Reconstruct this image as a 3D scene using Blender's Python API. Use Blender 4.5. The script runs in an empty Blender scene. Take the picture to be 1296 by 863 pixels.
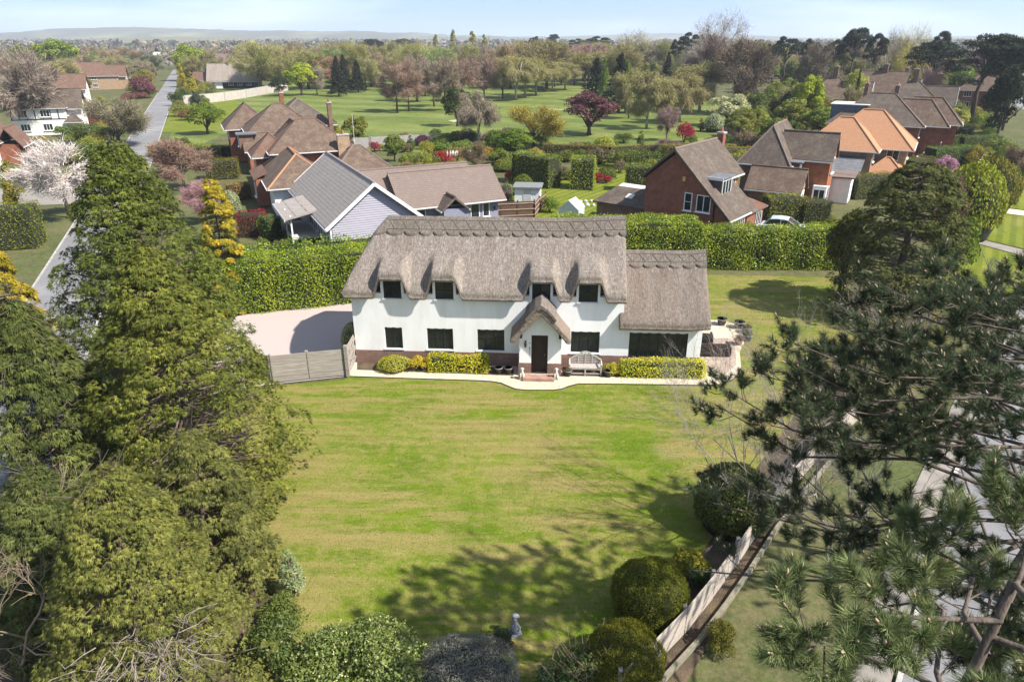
import bpy, math, random
import numpy as np
from mathutils import Vector
R = math.radians
sc = bpy.context.scene
C = sc.collection
# ------------------------------------------------------------------ camera
CAM_H, PITCH, FPX, CX, CY = 16.0, R(23.9), 864.0, 648.0, 431.5
cd = bpy.data.cameras.new('camera'); cam = bpy.data.objects.new('camera', cd); C.objects.link(cam)
cd.lens = 24.0; cd.sensor_width = 36.0; cd.clip_start = 0.1; cd.clip_end = 30000
cam.location = (0, 0, CAM_H); cam.rotation_euler = (math.pi/2 - PITCH, 0, 0)
sc.camera = cam
# ------------------------------------------------------------------ sky, sun, exposure
SUN = Vector((0.635, -0.27, 0.72)).normalized()          # direction towards the sun
SUN_EL = math.asin(SUN.z); SUN_AZ = math.atan2(SUN.x, SUN.y)
w = bpy.data.worlds.new('World'); sc.world = w; w.use_nodes = True
nt = w.node_tree; bg = nt.nodes['Background']
sky = nt.nodes.new('ShaderNodeTexSky'); sky.sky_type = 'NISHITA'; sky.sun_disc = False
sky.sun_elevation = SUN_EL; sky.sun_rotation = SUN_AZ; sky.air_density = 1.0; sky.dust_density = 0.4; sky.ozone_density = 2.0
tc = nt.nodes.new('ShaderNodeTexCoord'); ad = nt.nodes.new('ShaderNodeVectorMath'); ad.operation = 'ADD'; ad.inputs[1].default_value = (0,0,.22)   # a clear spring sky, blue close to the horizon
nt.links.new(tc.outputs['Generated'], ad.inputs[0]); nm = nt.nodes.new('ShaderNodeVectorMath'); nm.operation = 'NORMALIZE'; nt.links.new(ad.outputs[0], nm.inputs[0]); nt.links.new(nm.outputs[0], sky.inputs[0])
hs = nt.nodes.new('ShaderNodeHueSaturation'); hs.inputs['Saturation'].default_value = .86; nt.links.new(sky.outputs[0], hs.inputs['Color'])
mp = nt.nodes.new('ShaderNodeMapping'); mp.inputs['Scale'].default_value = (1.2,1.2,9); nt.links.new(tc.outputs['Generated'], mp.inputs[0]); cn = nt.nodes.new('ShaderNodeTexNoise'); cn.inputs['Scale'].default_value = 2.2; cn.inputs['Detail'].default_value = 7; nt.links.new(mp.outputs[0], cn.inputs['Vector'])
cr = nt.nodes.new('ShaderNodeMapRange'); cr.inputs[1].default_value = .48; cr.inputs[2].default_value = .78; cr.inputs[4].default_value = .55; nt.links.new(cn.outputs['Fac'], cr.inputs[0])   # thin high cloud
cm = nt.nodes.new('ShaderNodeMix'); cm.data_type = 'RGBA'; cm.inputs[7].default_value = (6.2,6.6,7.0,1); nt.links.new(cr.outputs[0], cm.inputs[0]); nt.links.new(hs.outputs[0], cm.inputs[6]); nt.links.new(cm.outputs[2], bg.inputs[0]); bg.inputs[1].default_value = 0.12
sl = bpy.data.lights.new('sun', 'SUN'); sl.energy = 4.8; sl.angle = R(0.8); sl.color = (1.0, 0.955, 0.88)
so = bpy.data.objects.new('sun', sl); C.objects.link(so)
so.rotation_euler = SUN.to_track_quat('Z', 'Y').to_euler(); so.location = (30, -30, 60)
sc.view_settings.view_transform = 'Standard'; sc.view_settings.look = 'None'
sc.view_settings.exposure = 1.0; sc.view_settings.gamma = 1.0; sc.view_settings.use_curve_mapping = False
sc.render.engine = 'CYCLES'
cy = sc.cycles; cy.max_bounces = 5; cy.diffuse_bounces = 3; cy.glossy_bounces = 2; cy.transmission_bounces = 3
cy.transparent_max_bounces = 6; cy.volume_bounces = 0; cy.use_denoising = True; cy.caustics_reflective = False; cy.caustics_refractive = False
# ------------------------------------------------------------------ photo pixels -> places
CP, SP = math.cos(PITCH), math.sin(PITCH)
def ray(px, py):
    a, b = (px-CX)/FPX, (CY-py)/FPX
    return (a, CP + b*SP, -SP + b*CP)
def G(px, py, z=0.0):                                   # where the ray meets the level z
    d = ray(px, py); t = (z-CAM_H)/d[2]
    return Vector((d[0]*t, d[1]*t, z))
def AtD(px, py, D):                                     # where the ray is D metres ahead
    d = ray(px, py); t = D/d[1]
    return Vector((d[0]*t, D, CAM_H + d[2]*t))
def depth(p): return p[1]*CP + (CAM_H-p[2])*SP
# ------------------------------------------------------------------ objects
def _props(o, label, cat, group, kind):
    if label: o['label'] = label
    if cat: o['category'] = cat
    if group: o['group'] = group
    if kind: o['kind'] = kind
def thing(name, label, cat, loc=(0,0,0), rz=0.0, group=None):
    o = bpy.data.objects.new(name, None); C.objects.link(o); o.empty_display_size = .2
    o.location = loc; o.rotation_euler = (0,0,rz); _props(o, label, cat, group, None)
    return o
def link(name, me, m=None, parent=None, label=None, cat=None, group=None, kind=None, color=None, loc=None):
    o = bpy.data.objects.new(name, me); C.objects.link(o)
    if m is not None and not me.materials: me.materials.append(m)
    if parent: o.parent = parent
    if loc is not None: o.location = loc
    if color: o.color = (*color, 1)
    _props(o, label, cat, group, kind)
    return o
def fast(name, V, F, tint=None, smooth=False, col=None):
    V = np.asarray(V, dtype=np.float32); F = np.asarray(F, dtype=np.int32); k = F.shape[1]
    me = bpy.data.meshes.new(name)
    me.vertices.add(len(V)); me.vertices.foreach_set('co', V.ravel())
    me.loops.add(F.size); me.loops.foreach_set('vertex_index', F.ravel())
    me.polygons.add(len(F)); me.polygons.foreach_set('loop_start', np.arange(0, F.size, k, dtype=np.int32))
    if smooth: me.polygons.foreach_set('use_smooth', np.ones(len(F), dtype=bool))
    if tint is not None:
        a = me.attributes.new('tint', 'FLOAT', 'FACE'); a.data.foreach_set('value', np.asarray(tint, dtype=np.float32))
    if col is not None:
        a = me.attributes.new('col', 'FLOAT_COLOR', 'FACE')
        a.data.foreach_set('color', np.hstack([col, np.ones((len(col),1))]).astype(np.float32).ravel())
    me.update(calc_edges=True)
    return me
class MB:                                               # collects plain shapes into one mesh
    def __init__(s): s.v = []; s.f = []
    def add(s, vs, fs):
        n = len(s.v); s.v += [tuple(v) for v in vs]; s.f += [tuple(i+n for i in f) for f in fs]; return s
    def box(s, x0, x1, y0, y1, z0, z1):
        return s.add([(x0,y0,z0),(x1,y0,z0),(x1,y1,z0),(x0,y1,z0),(x0,y0,z1),(x1,y0,z1),(x1,y1,z1),(x0,y1,z1)],
            [(0,3,2,1),(4,5,6,7),(0,1,5,4),(1,2,6,5),(2,3,7,6),(3,0,4,7)])
    def bar(s, p, q, w, h=None):                        # a square bar between two points
        p, q = Vector(p), Vector(q); h = h or w; d = (q-p).normalized()
        u = d.cross(Vector((0,0,1))); u = (u if u.length > .05 else Vector((1,0,0))).normalized(); v = u.cross(d)
        r = [u*a*w/2 + v*b*h/2 for a, b in ((-1,-1),(1,-1),(1,1),(-1,1))]
        return s.add([p+e for e in r]+[q+e for e in r], [(3,2,1,0),(4,5,6,7),(0,1,5,4),(1,2,6,5),(2,3,7,6),(3,0,4,7)])
    def prism(s, poly, axis, a, b):                     # a 2-D outline pushed along an axis
        n = len(poly)
        def P(u, v, t): return {'x':(t,u,v),'y':(u,t,v),'z':(u,v,t)}[axis]
        return s.add([P(u,v,a) for u,v in poly]+[P(u,v,b) for u,v in poly],
            [tuple(range(n))[::-1], tuple(range(n,2*n))]+[(i,(i+1)%n,(i+1)%n+n,i+n) for i in range(n)])
    def tube(s, path, rad, sides=8, cap=True):
        n0 = len(s.v); path = [Vector(p) for p in path]; k = len(path)
        for i, p in enumerate(path):
            d = (path[min(i+1,k-1)]-path[max(i-1,0)]).normalized()
            u = d.cross(Vector((0,1,.13)) if abs(d.y) < .9 else Vector((1,0,.1))).normalized(); v = d.cross(u)
            for j in range(sides):
                a = 2*math.pi*j/sides; s.v.append(tuple(p + (u*math.cos(a)+v*math.sin(a))*rad[i]))
        for i in range(k-1):
            for j in range(sides):
                s.f.append((n0+i*sides+j, n0+i*sides+(j+1)%sides, n0+(i+1)*sides+(j+1)%sides, n0+(i+1)*sides+j))
        if cap:
            s.f.append(tuple(n0+j for j in range(sides))[::-1]); s.f.append(tuple(n0+(k-1)*sides+j for j in range(sides)))
        return s
    def lathe(s, prof, cx=0, cy=0, sides=16, cap=True):
        return s.tube([(cx,cy,z) for r,z in prof], [r for r,z in prof], sides, cap)
    def build(s, name, m, parent=None, smooth=False, bevel=0, **kw):
        me = bpy.data.meshes.new(name); me.from_pydata(s.v, [], s.f); me.update()
        if smooth: me.polygons.foreach_set('use_smooth', [True]*len(me.polygons))
        o = link(name, me, m, parent, **kw)
        if bevel:
            b = o.modifiers.new('bevel', 'BEVEL'); b.width = bevel; b.segments = 2; b.limit_method = 'ANGLE'
        return o
def copy_tree(o, parent=None):
    c = o.copy(); C.objects.link(c)
    if parent: c.parent = parent
    for ch in o.children: copy_tree(ch, c)
    return c
# ------------------------------------------------------------------ materials
MATS = {}
def nodes(name):
    m = bpy.data.materials.new(name); m.use_nodes = True; nt = m.node_tree
    b = nt.nodes['Principled BSDF']; return m, nt, b
def N(nt, kind, **kw):
    n = nt.nodes.new('ShaderNode'+kind)
    for k, v in kw.items():
        if k.startswith('i_'): n.inputs[k[2:].replace('_',' ')].default_value = v
        else: setattr(n, k, v)
    return n
def mixc(nt, fac, a, b, blend='MIX'):
    n = N(nt, 'Mix', data_type='RGBA', blend_type=blend); n.clamp_factor = True
    for i, x in ((0,fac),(6,a),(7,b)):
        if isinstance(x, (int,float)): n.inputs[i].default_value = x
        elif isinstance(x, tuple): n.inputs[i].default_value = (*x[:3],1)
        else: nt.links.new(x, n.inputs[i])
    return n.outputs[2]
def ramp(nt, x, lo, hi):
    n = N(nt, 'MapRange'); n.inputs[1].default_value = lo; n.inputs[2].default_value = hi; nt.links.new(x, n.inputs[0]); return n.outputs[0]
def coords(nt, scale=(1,1,1), kind='Object', rot=0.0):
    t = N(nt, 'TexCoord'); mp = N(nt, 'Mapping'); mp.inputs['Scale'].default_value = scale; mp.inputs['Rotation'].default_value = (0,0,rot)
    if kind == 'World':
        g = N(nt, 'NewGeometry'); nt.links.new(g.outputs['Position'], mp.inputs[0])
    else: nt.links.new(t.outputs[kind], mp.inputs[0])
    return mp.outputs[0]
def noise(nt, vec, scale, detail=5, rough=.6):
    n = N(nt, 'TexNoise'); n.inputs['Scale'].default_value = scale; n.inputs['Detail'].default_value = detail; n.inputs['Roughness'].default_value = rough
    nt.links.new(vec, n.inputs['Vector']); return n.outputs['Fac']
def bump(nt, b, h, strength, dist=.02):
    n = N(nt, 'Bump'); n.inputs['Strength'].default_value = strength; n.inputs['Distance'].default_value = dist
    nt.links.new(h, n.inputs['Height']); nt.links.new(n.outputs[0], b.inputs['Normal'])
def mat(name, c1, c2=None, scale=3.0, rough=.8, bmp=0.0, dist=.02, stretch=(1,1,1), spec=.3, metal=0.0, c3=None, scale3=.4, kind='Object', bscale=None):
    if name in MATS: return MATS[name]
    m, nt, b = nodes(name); b.inputs['Roughness'].default_value = rough; b.inputs['Specular IOR Level'].default_value = spec; b.inputs['Metallic'].default_value = metal
    v = coords(nt, stretch, kind); c2 = c2 or tuple(x*.75 for x in c1)
    n1 = noise(nt, v, scale); col = mixc(nt, ramp(nt, n1, .35, .65), c1, c2)
    if c3:
        n3 = noise(nt, v, scale3, 3); col = mixc(nt, ramp(nt, n3, .48, .68), col, c3)
    nt.links.new(col, b.inputs['Base Color'])
    if bmp:
        bump(nt, b, noise(nt, v, bscale or scale*2.5, 4), bmp, dist)
    MATS[name] = m; return m
def tile_mat(name, c1, c2, c3, course=.11, rough=.85, bump_s=.6):
    # clay tiles: courses stepping down the slope, tile to tile colour change, lichen
    m, nt, b = nodes(name); b.inputs['Roughness'].default_value = rough; b.inputs['Specular IOR Level'].default_value = .2
    v = coords(nt); sep = N(nt, 'SeparateXYZ'); nt.links.new(v, sep.inputs[0])
    ad = N(nt, 'Math', operation='ADD'); nt.links.new(sep.outputs[0], ad.inputs[0]); nt.links.new(sep.outputs[1], ad.inputs[1])
    cmb = N(nt, 'CombineXYZ'); nt.links.new(ad.outputs[0], cmb.inputs[0]); nt.links.new(sep.outputs[2], cmb.inputs[1])
    br = N(nt, 'TexBrick'); br.inputs['Scale'].default_value = 1.0; br.inputs['Brick Width'].default_value = course*1.9; br.inputs['Row Height'].default_value = course
    br.inputs['Mortar Size'].default_value = course*.09; br.inputs['Color1'].default_value = (*c1,1); br.inputs['Color2'].default_value = (*c2,1)
    br.inputs['Mortar'].default_value = (*[x*.45 for x in c1],1); nt.links.new(cmb.outputs[0], br.inputs[0])
    col = mixc(nt, ramp(nt, noise(nt, v, 1.1, 7, .75), .43, .62), br.outputs[0], c3)
    col = mixc(nt, ramp(nt, noise(nt, v, 5, 4), .3, .8), col, tuple(x*.7 for x in c1))
    nt.links.new(col, b.inputs['Base Color'])
    fr = N(nt, 'Math', operation='DIVIDE'); nt.links.new(sep.outputs[2], fr.inputs[0]); fr.inputs[1].default_value = course
    f1 = N(nt, 'Math', operation='FRACT'); nt.links.new(fr.outputs[0], f1.inputs[0]); f2 = N(nt, 'Math', operation='SUBTRACT'); f2.inputs[0].default_value = 1.0; nt.links.new(f1.outputs[0], f2.inputs[1])
    bump(nt, b, f2.outputs[0], bump_s, .03)
    MATS[name] = m; return m
def brick_mat(name, c1, c2, mortar, c3=None):
    m, nt, b = nodes(name); b.inputs['Roughness'].default_value = .9; b.inputs['Specular IOR Level'].default_value = .15
    v = coords(nt); sep = N(nt, 'SeparateXYZ'); nt.links.new(v, sep.inputs[0])
    ad = N(nt, 'Math', operation='ADD'); nt.links.new(sep.outputs[0], ad.inputs[0]); nt.links.new(sep.outputs[1], ad.inputs[1])
    cmb = N(nt, 'CombineXYZ'); nt.links.new(ad.outputs[0], cmb.inputs[0]); nt.links.new(sep.outputs[2], cmb.inputs[1])
    br = N(nt, 'TexBrick'); br.inputs['Scale'].default_value = 1.0; br.inputs['Brick Width'].default_value = .225; br.inputs['Row Height'].default_value = .075
    br.inputs['Mortar Size'].default_value = .007; br.inputs['Color1'].default_value = (*c1,1); br.inputs['Color2'].default_value = (*c2,1); br.inputs['Mortar'].default_value = (*mortar,1)
    nt.links.new(cmb.outputs[0], br.inputs[0])
    col = mixc(nt, ramp(nt, noise(nt, v, 2.2, 5), .4, .75), br.outputs[0], c3 or tuple(x*.6 for x in c1))
    nt.links.new(col, b.inputs['Base Color']); bump(nt, b, br.outputs['Fac'], -.5, .01)
    MATS[name] = m; return m
def foliage(name='foliage', transl=.3, rough=.65, spec=.12, vcol=False, var=.5, hue=.03, wood=False):
    if name in MATS: return MATS[name]
    m, nt, b = nodes(name); b.inputs['Roughness'].default_value = rough; b.inputs['Specular IOR Level'].default_value = spec
    at = N(nt, 'Attribute', attribute_name='tint')
    if vcol: src = N(nt, 'Attribute', attribute_name='col').outputs['Color']
    else: src = N(nt, 'ObjectInfo').outputs['Color']
    hs = N(nt, 'HueSaturation'); nt.links.new(src, hs.inputs['Color'])
    mr = N(nt, 'MapRange'); nt.links.new(at.outputs['Fac'], mr.inputs[0]); mr.inputs[3].default_value = 1-var; mr.inputs[4].default_value = 1+var; nt.links.new(mr.outputs[0], hs.inputs['Value'])
    mh = N(nt, 'MapRange'); nt.links.new(at.outputs['Fac'], mh.inputs[0]); mh.inputs[3].default_value = .5+hue; mh.inputs[4].default_value = .5-hue; nt.links.new(mh.outputs[0], hs.inputs['Hue'])
    nt.links.new(hs.outputs[0], b.inputs['Base Color'])
    if transl:
        t = N(nt, 'BsdfTranslucent'); nt.links.new(hs.outputs[0], t.inputs['Color']); mx = N(nt, 'MixShader'); mx.inputs[0].default_value = transl
        nt.links.new(b.outputs[0], mx.inputs[1]); nt.links.new(t.outputs[0], mx.inputs[2]); nt.links.new(mx.outputs[0], nt.nodes['Material Output'].inputs[0])
    MATS[name] = m; return m
FOL = foliage()
GLOSSY = foliage('glossy_leaf', transl=.3, rough=.42, spec=.3)
NEEDLE = foliage('needle', transl=.15, rough=.7, var=.62, spec=.12, hue=.02)
TWIG = foliage('twig', transl=0, rough=.9, spec=.1, var=.35, hue=.01)
BARK = mat('bark', (.10,.075,.055), (.05,.04,.03), 6, .95, .6, .05, (1,1,.25))
PALEBARK = mat('pale_bark', (.42,.39,.34), (.2,.18,.15), 5, .9, .5, .03, (1,1,.3))
WHITE = mat('white_paint', (.78,.78,.76), (.7,.7,.68), 2, .6)
GLASS = mat('window_glass', (.012,.016,.018), (.03,.036,.038), 1.5, .06, spec=.6)
# ================================================================== the setting
def sheet(name, pts, z, m, kind='structure', **kw):
    b = MB(); b.add([(p[0],p[1],z) for p in pts], [tuple(range(len(pts)))])
    a = sum(pts[i][0]*pts[(i+1)%len(pts)][1]-pts[(i+1)%len(pts)][0]*pts[i][1] for i in range(len(pts)))
    if a < 0: b.f = [tuple(reversed(f)) for f in b.f]
    return b.build(name, m, kind=kind, **kw)
def grass_mat(name, green, dark, straw, straw_lo=.5, straw_hi=.66, stripes=None, fine=30.0, streak=None):
    m, nt, b = nodes(name); b.inputs['Roughness'].default_value = .9; b.inputs['Specular IOR Level'].default_value = .15
    v = coords(nt, kind='World')
    col = mixc(nt, ramp(nt, noise(nt, v, .35, 6, .65), .38, .62), green, dark)
    vs = coords(nt, (.95,1.35,1), 'World', R(3)); low = noise(nt, v, .15, 4, .6)
    nn = noise(nt, vs, 1.7, 12, .82); ml = N(nt, 'Math', operation='MULTIPLY_ADD'); nt.links.new(low, ml.inputs[0]); ml.inputs[1].default_value = .5; ml.inputs[2].default_value = -.25
    ad_ = N(nt, 'Math', operation='ADD'); nt.links.new(nn, ad_.inputs[0]); nt.links.new(ml.outputs[0], ad_.inputs[1]); n2 = ad_.outputs[0]
    col = mixc(nt, ramp(nt, n2, straw_lo, straw_hi), col, straw)
    if streak:
        vd = coords(nt, (.35,2.6,1), 'World', R(streak)); n3 = noise(nt, vd, .55, 6, .7); n4 = noise(nt, v, .13, 2)
        mu = N(nt, 'Math', operation='MULTIPLY'); nt.links.new(ramp(nt, n3, .44, .56), mu.inputs[0]); nt.links.new(ramp(nt, n4, .40, .52), mu.inputs[1])
        col = mixc(nt, mu.outputs[0], col, tuple(.9*x for x in straw))
    if stripes:
        wv = N(nt, 'TexWave', wave_type='BANDS', bands_direction='X', wave_profile='SIN'); wv.inputs['Scale'].default_value = stripes[0]; wv.inputs['Distortion'].default_value = stripes[2]; wv.inputs['Detail'].default_value = 1
        wv.inputs['Detail Scale'].default_value = .5
        nt.links.new(coords(nt, kind='World', rot=R(stripes[1])), wv.inputs[0])
        col = mixc(nt, ramp(nt, wv.outputs['Fac'], .3, .7), col, mixc(nt, 1.0, col, (stripes[3],)*3 if len(stripes) > 3 else (.72,.78,.7), 'MULTIPLY'))
    f = noise(nt, v, fine, 3, .7)
    col = mixc(nt, ramp(nt, f, .3, .75), col, mixc(nt, 1.0, col, (.55,.58,.5), 'MULTIPLY'))
    nt.links.new(col, b.inputs['Base Color']); bump(nt, b, f, .7, .04)
    MATS[name] = m; return m
M_GROUND = grass_mat('rough_ground', (.11,.13,.04), (.07,.085,.028), (.16,.135,.07), .42, .62, fine=6)
M_LAWN = grass_mat('lawn_grass', (.15,.21,.009), (.105,.162,.007), (.32,.26,.09), .445, .655, fine=18, streak=48, stripes=(.5,92,2.5,.93))
M_LAWN2 = grass_mat('mown_lawn', (.20,.225,.015), (.145,.18,.012), (.31,.265,.08), .5, .7, stripes=(.32,35,1.0), fine=14)
M_GOLF = grass_mat('fairway_grass', (.165,.205,.035), (.105,.155,.022), (.235,.24,.08), .42, .62, stripes=(.02,-70,9.0), fine=2.2)
M_FIELD = grass_mat('far_field', (.16,.17,.07), (.12,.13,.06), (.26,.22,.13), .4, .6, fine=.3)
M_ROAD = mat('asphalt', (.20,.195,.195), (.16,.155,.155), .6, .9, .4, .01, c3=(.25,.24,.235), scale3=.15, kind='World', bscale=60)
M_PATH = mat('pavement', (.27,.24,.205), (.2,.178,.152), 1.2, .9, .5, .01, kind='World', bscale=50)
M_KERB = mat('kerb_stone', (.42,.40,.37), (.3,.28,.26), 2, .9, .3, kind='World')
M_GRAVEL = mat('drive_gravel', (.50,.42,.38), (.37,.305,.275), 14, .95, 1.0, .03, c3=(.44,.36,.325), scale3=.35, kind='World', bscale=28)
M_PALEGRAVEL = mat('path_gravel', (.60,.52,.40), (.44,.37,.27), 16, .95, .9, .02, c3=(.52,.44,.34), scale3=.6, kind='World', bscale=30)
M_SOIL = mat('bed_soil', (.10,.072,.05), (.06,.045,.032), 3, .98, .9, .05, c3=(.14,.10,.06), scale3=.8, kind='World', bscale=12)
M_SAND = mat('bunker_sand', (.45,.38,.26), (.36,.3,.2), 1, .95)
BIG = 9000
sheet('ground', [(-BIG,-400),(BIG,-400),(BIG,BIG),(-BIG,BIG)], -.06, M_GROUND)
# the two lanes that meet behind the camera, straight to the far houses
def along(x0, slope, half, ys): return [(x0+slope*y-half, y) for y in ys] + [(x0+slope*y+half, y) for y in reversed(ys)]
LX = lambda y: -11.6-.427*y
RE = [(-14,-20),(1.2,0),(10.6,13.2),(17,21.8),(34.3,43),(41.5,51),(62,77),(92,115),(120,165),(150,225),(190,320),(230,420)]   # near edge of the right-hand lane, gently curving
def RX(y): return float(np.interp(y, [p[1] for p in RE], [p[0] for p in RE]))+3.6
YS = [-60,0,40,90,160,260,420]
sheet('road_left', along(-11.6,-.427,2.6,YS), -.02, M_ROAD)
sheet('road_right', [p for p in RE]+[(p[0]+7.0,p[1]) for p in reversed(RE)], -.02, M_ROAD)
for off in (2.68,-2.68):                                # kerbs
    MB().bar((-11.6+off-.427*-10,-10,.015),(-11.6+off-.427*230,230,.015),.13,.12).build('kerb', M_KERB, kind='structure')
for off in (-.1,7.1):
    b = MB()
    for p,q in zip(RE[:9],RE[1:9]): b.bar((p[0]+off,p[1],.015),(q[0]+off,q[1],.015),.14,.12)
    b.build('kerb', M_KERB, kind='structure')
sheet('verge_right', [(p[0]-.3,p[1]) for p in RE[:9]]+[(p[0]-1.5,p[1]) for p in reversed(RE[:9])], -.024, M_PATH)
LAWN = [(-4.2,7),(0.6,8.2),(4.6,13.2),(11.2,22.2),(19,33),(24,47.6),(9,48.6),(-3,46.5),(-6,40),(-8.6,31.2),(-13.2,30.3),(-11.5,22),(-9.2,14.5),(-7,10)]
sheet('lawn', LAWN, -.004, M_LAWN)
# golf course, its green rides and the neighbours' lawns
GP = [G(205,205),G(230,120),G(300,112),G(420,100),G(640,103),G(745,100),G(900,118),G(960,170),G(900,190),G(700,188),G(560,195),G(440,188),G(330,150)]
sheet('golf_course', [(p.x,p.y) for p in GP], -.03, M_GOLF)
for pts in ([(690,138),(700,137.4),(714,139),(700,140)],[(566,152.5),(580,151.5),(588,153.5),(574,154.5)]):
    q = [G(*p) for p in pts]; sheet('sand_bunker', [(p.x,p.y) for p in q], -.018, M_SAND)
nl = [G(*p) for p in ((640,285),(640,205),(700,230),(745,205),(800,200),(815,240),(800,262),(760,290))]
sheet('neighbour_lawn', [(p.x,p.y) for p in nl], -.012, M_LAWN2)
nl = [G(*p) for p in ((930,300),(930,262),(1000,270),(1060,280),(1070,310),(1040,330),(960,310))]
sheet('front_lawn', [(p.x,p.y) for p in nl], -.013, M_LAWN2)
# lawns along the right-hand lane, with drives between them
for nm, pts, m in (('roadside_lawn',((1150,400),(1215,330),(1226,306),(1300,326),(1310,368),(1270,376),(1215,405)),M_LAWN2),('drive',((1226,299),(1300,317),(1300,325),(1226,305)),M_PATH),('roadside_lawn',((1226,298),(1236,266),(1310,276),(1310,318)),M_LAWN2),('drive',((1236,259),(1310,268),(1310,275),(1236,265)),M_PALEGRAVEL),('roadside_lawn',((1236,258),(1246,236),(1310,240),(1310,267)),M_LAWN2)):
    q = [G(*p) for p in pts]; sheet(nm, [(p.x,p.y) for p in q], -.016, m)
q = [G(*p) for p in ((-20,262),(95,258),(118,240),(60,236),(-20,240))]; sheet('drive', [(p.x,p.y) for p in q], -.011, M_PATH)
lg = [G(*p) for p in ((205,168),(222,125),(300,118),(300,165))]
sheet('corner_lawn', [(p.x,p.y) for p in lg], -.012, M_LAWN2)
# the cottage's gravel drive, front path and terrace
dv = [G(*p) for p in ((250,455),(300,400),(450,372),(500,372),(470,462),(452,462),(441,476),(346,486),(300,492))]
sheet('drive', [(p.x,p.y) for p in dv], 0.0, M_GRAVEL)
pv = [(441,476.5),(520,479.3),(600,481.8),(622,483),(634,485),(643,489),(652,492.5),(665,494),(700,494),(711,492.5),(720,489),(732,486),(800,486.6),(896,488),(912,486.5),(924,483),(932,477),(938,466),(936,445),(944,430),(942,415),(915,405),(880,405),(880,440),(450,458)]
pg = [G(*p) for p in pv]
sheet('gravel_path', [(p.x,p.y) for p in pg], .004, M_PALEGRAVEL)
b = MB()
for a, q in zip(pg[:17], pg[1:18]): b.bar((a.x,a.y,.01),(q.x,q.y,.01),.03,.06)
b.build('lawn_edging', mat('edging_steel',(.03,.03,.03)), kind='structure')
def crazy_paving():
    m, nt, bs = nodes('terrace_paving'); v = coords(nt, kind='World'); bs.inputs['Roughness'].default_value = .9
    vo = N(nt, 'TexVoronoi', feature='DISTANCE_TO_EDGE'); vo.inputs['Scale'].default_value = 3.2; nt.links.new(v, vo.inputs[0])
    vc = N(nt, 'TexVoronoi'); vc.inputs['Scale'].default_value = 3.2; nt.links.new(v, vc.inputs[0])
    c = mixc(nt, ramp(nt, vc.outputs['Color'], 0, 1), (.30,.22,.17), (.40,.32,.26)); c = mixc(nt, ramp(nt, vo.outputs['Distance'], .02, .06), (.2,.16,.13), c)
    nt.links.new(c, bs.inputs['Base Color']); bump(nt, bs, ramp(nt, vo.outputs['Distance'], 0, .08), .5, .02); return m
tp = [G(*p) for p in ((884,470),(918,474),(932,462),(931,446),(928,428),(890,428))]
sheet('terrace', [(p.x,p.y) for p in tp], .012, crazy_paving())
bp = [G(*p) for p in ((452,468),(622,474.5),(650,475.5),(650,466),(452,456))]
sheet('flower_bed', [(p.x,p.y) for p in bp], .010, M_SOIL)
bp = [G(*p) for p in ((712,475.5),(760,476.5),(888,479),(888,460),(712,464))]
sheet('flower_bed', [(p.x,p.y) for p in bp], .010, M_SOIL)
bp = [(-4.2,6.5),(2.5,6.5),(5.2,13.0),(3.2,13.6),(1.2,12.0),(-2.6,11.4),(-5.0,12.4),(-7.4,16.2),(-10.6,22),(-12.6,29.8),(-14,29),(-17,22),(-13,9)]
sheet('shrub_border', bp, .001, M_SOIL)
bp = [(4.6,13.0),(11.2,22.2),(19.5,33),(17.6,33.6),(8.6,21.5),(4.0,14.6),(3.2,13.6)]
sheet('fence_border', bp, .002, M_SOIL)
# gravel stones on drive and path (too many to count)
rs = np.random.default_rng(5)
def in_poly(P, poly):
    x, y = P[:,0], P[:,1]; ins = np.zeros(len(P), bool); n = len(poly); j = n-1
    for i in range(n):
        xi, yi, xj, yj = poly[i][0], poly[i][1], poly[j][0], poly[j][1]
        c = ((yi > y) != (yj > y)) & (x < (xj-xi)*(y-yi)/(yj-yi+1e-9)+xi); ins ^= c; j = i
    return ins
# short grass on the lawn: blades standing over the turf
def blades(poly, n, hgt, wid, z0, seed):
    r = np.random.default_rng(seed); xs = [p[0] for p in poly]; ys = [p[1] for p in poly]
    P = np.c_[r.uniform(min(xs),max(xs),n*2), r.uniform(min(ys),max(ys),n*2)]; P = P[in_poly(P, poly)][:n]; n = len(P)
    a = r.uniform(0, 2*np.pi, n); h = hgt*r.uniform(.4,1.2,n); lean = r.normal(0,.7,(n,2))*h[:,None]
    d = np.c_[np.cos(a), np.sin(a)]*(wid*r.uniform(.6,1.4,n))[:,None]
    V = np.zeros((n,3,3)); V[:,0,:2] = P-d; V[:,1,:2] = P+d; V[:,2,:2] = P+lean; V[:,:2,2] = z0-.003; V[:,2,2] = z0+h
    # straw-coloured patches follow a broad drift of dry turf
    q = np.sin(P[:,0]*.55+1.3*np.sin(P[:,1]*.31))+np.sin(P[:,1]*.8+1.1*np.sin(P[:,0]*.4+2))+r.normal(0,.9,n)
    f = np.clip(q*.3+.12, 0, 1)[:,None]
    col = np.array([.125,.19,.006])*(1-f)+np.array([.33,.265,.10])*f; col *= r.uniform(.75,1.2,(n,1))
    return fast('grass', V.reshape(-1,3), np.arange(3*n).reshape(-1,3), tint=r.uniform(0,1,n), col=col)
link('lawn_grass', blades(LAWN, 115000, .055, .009, 0.0, 3), foliage('grass_blade', transl=.3, rough=.7, spec=.15, vcol=True, var=.15), kind='stuff', label='short patchy green and straw coloured grass of the lawn', cat='grass')
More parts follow.
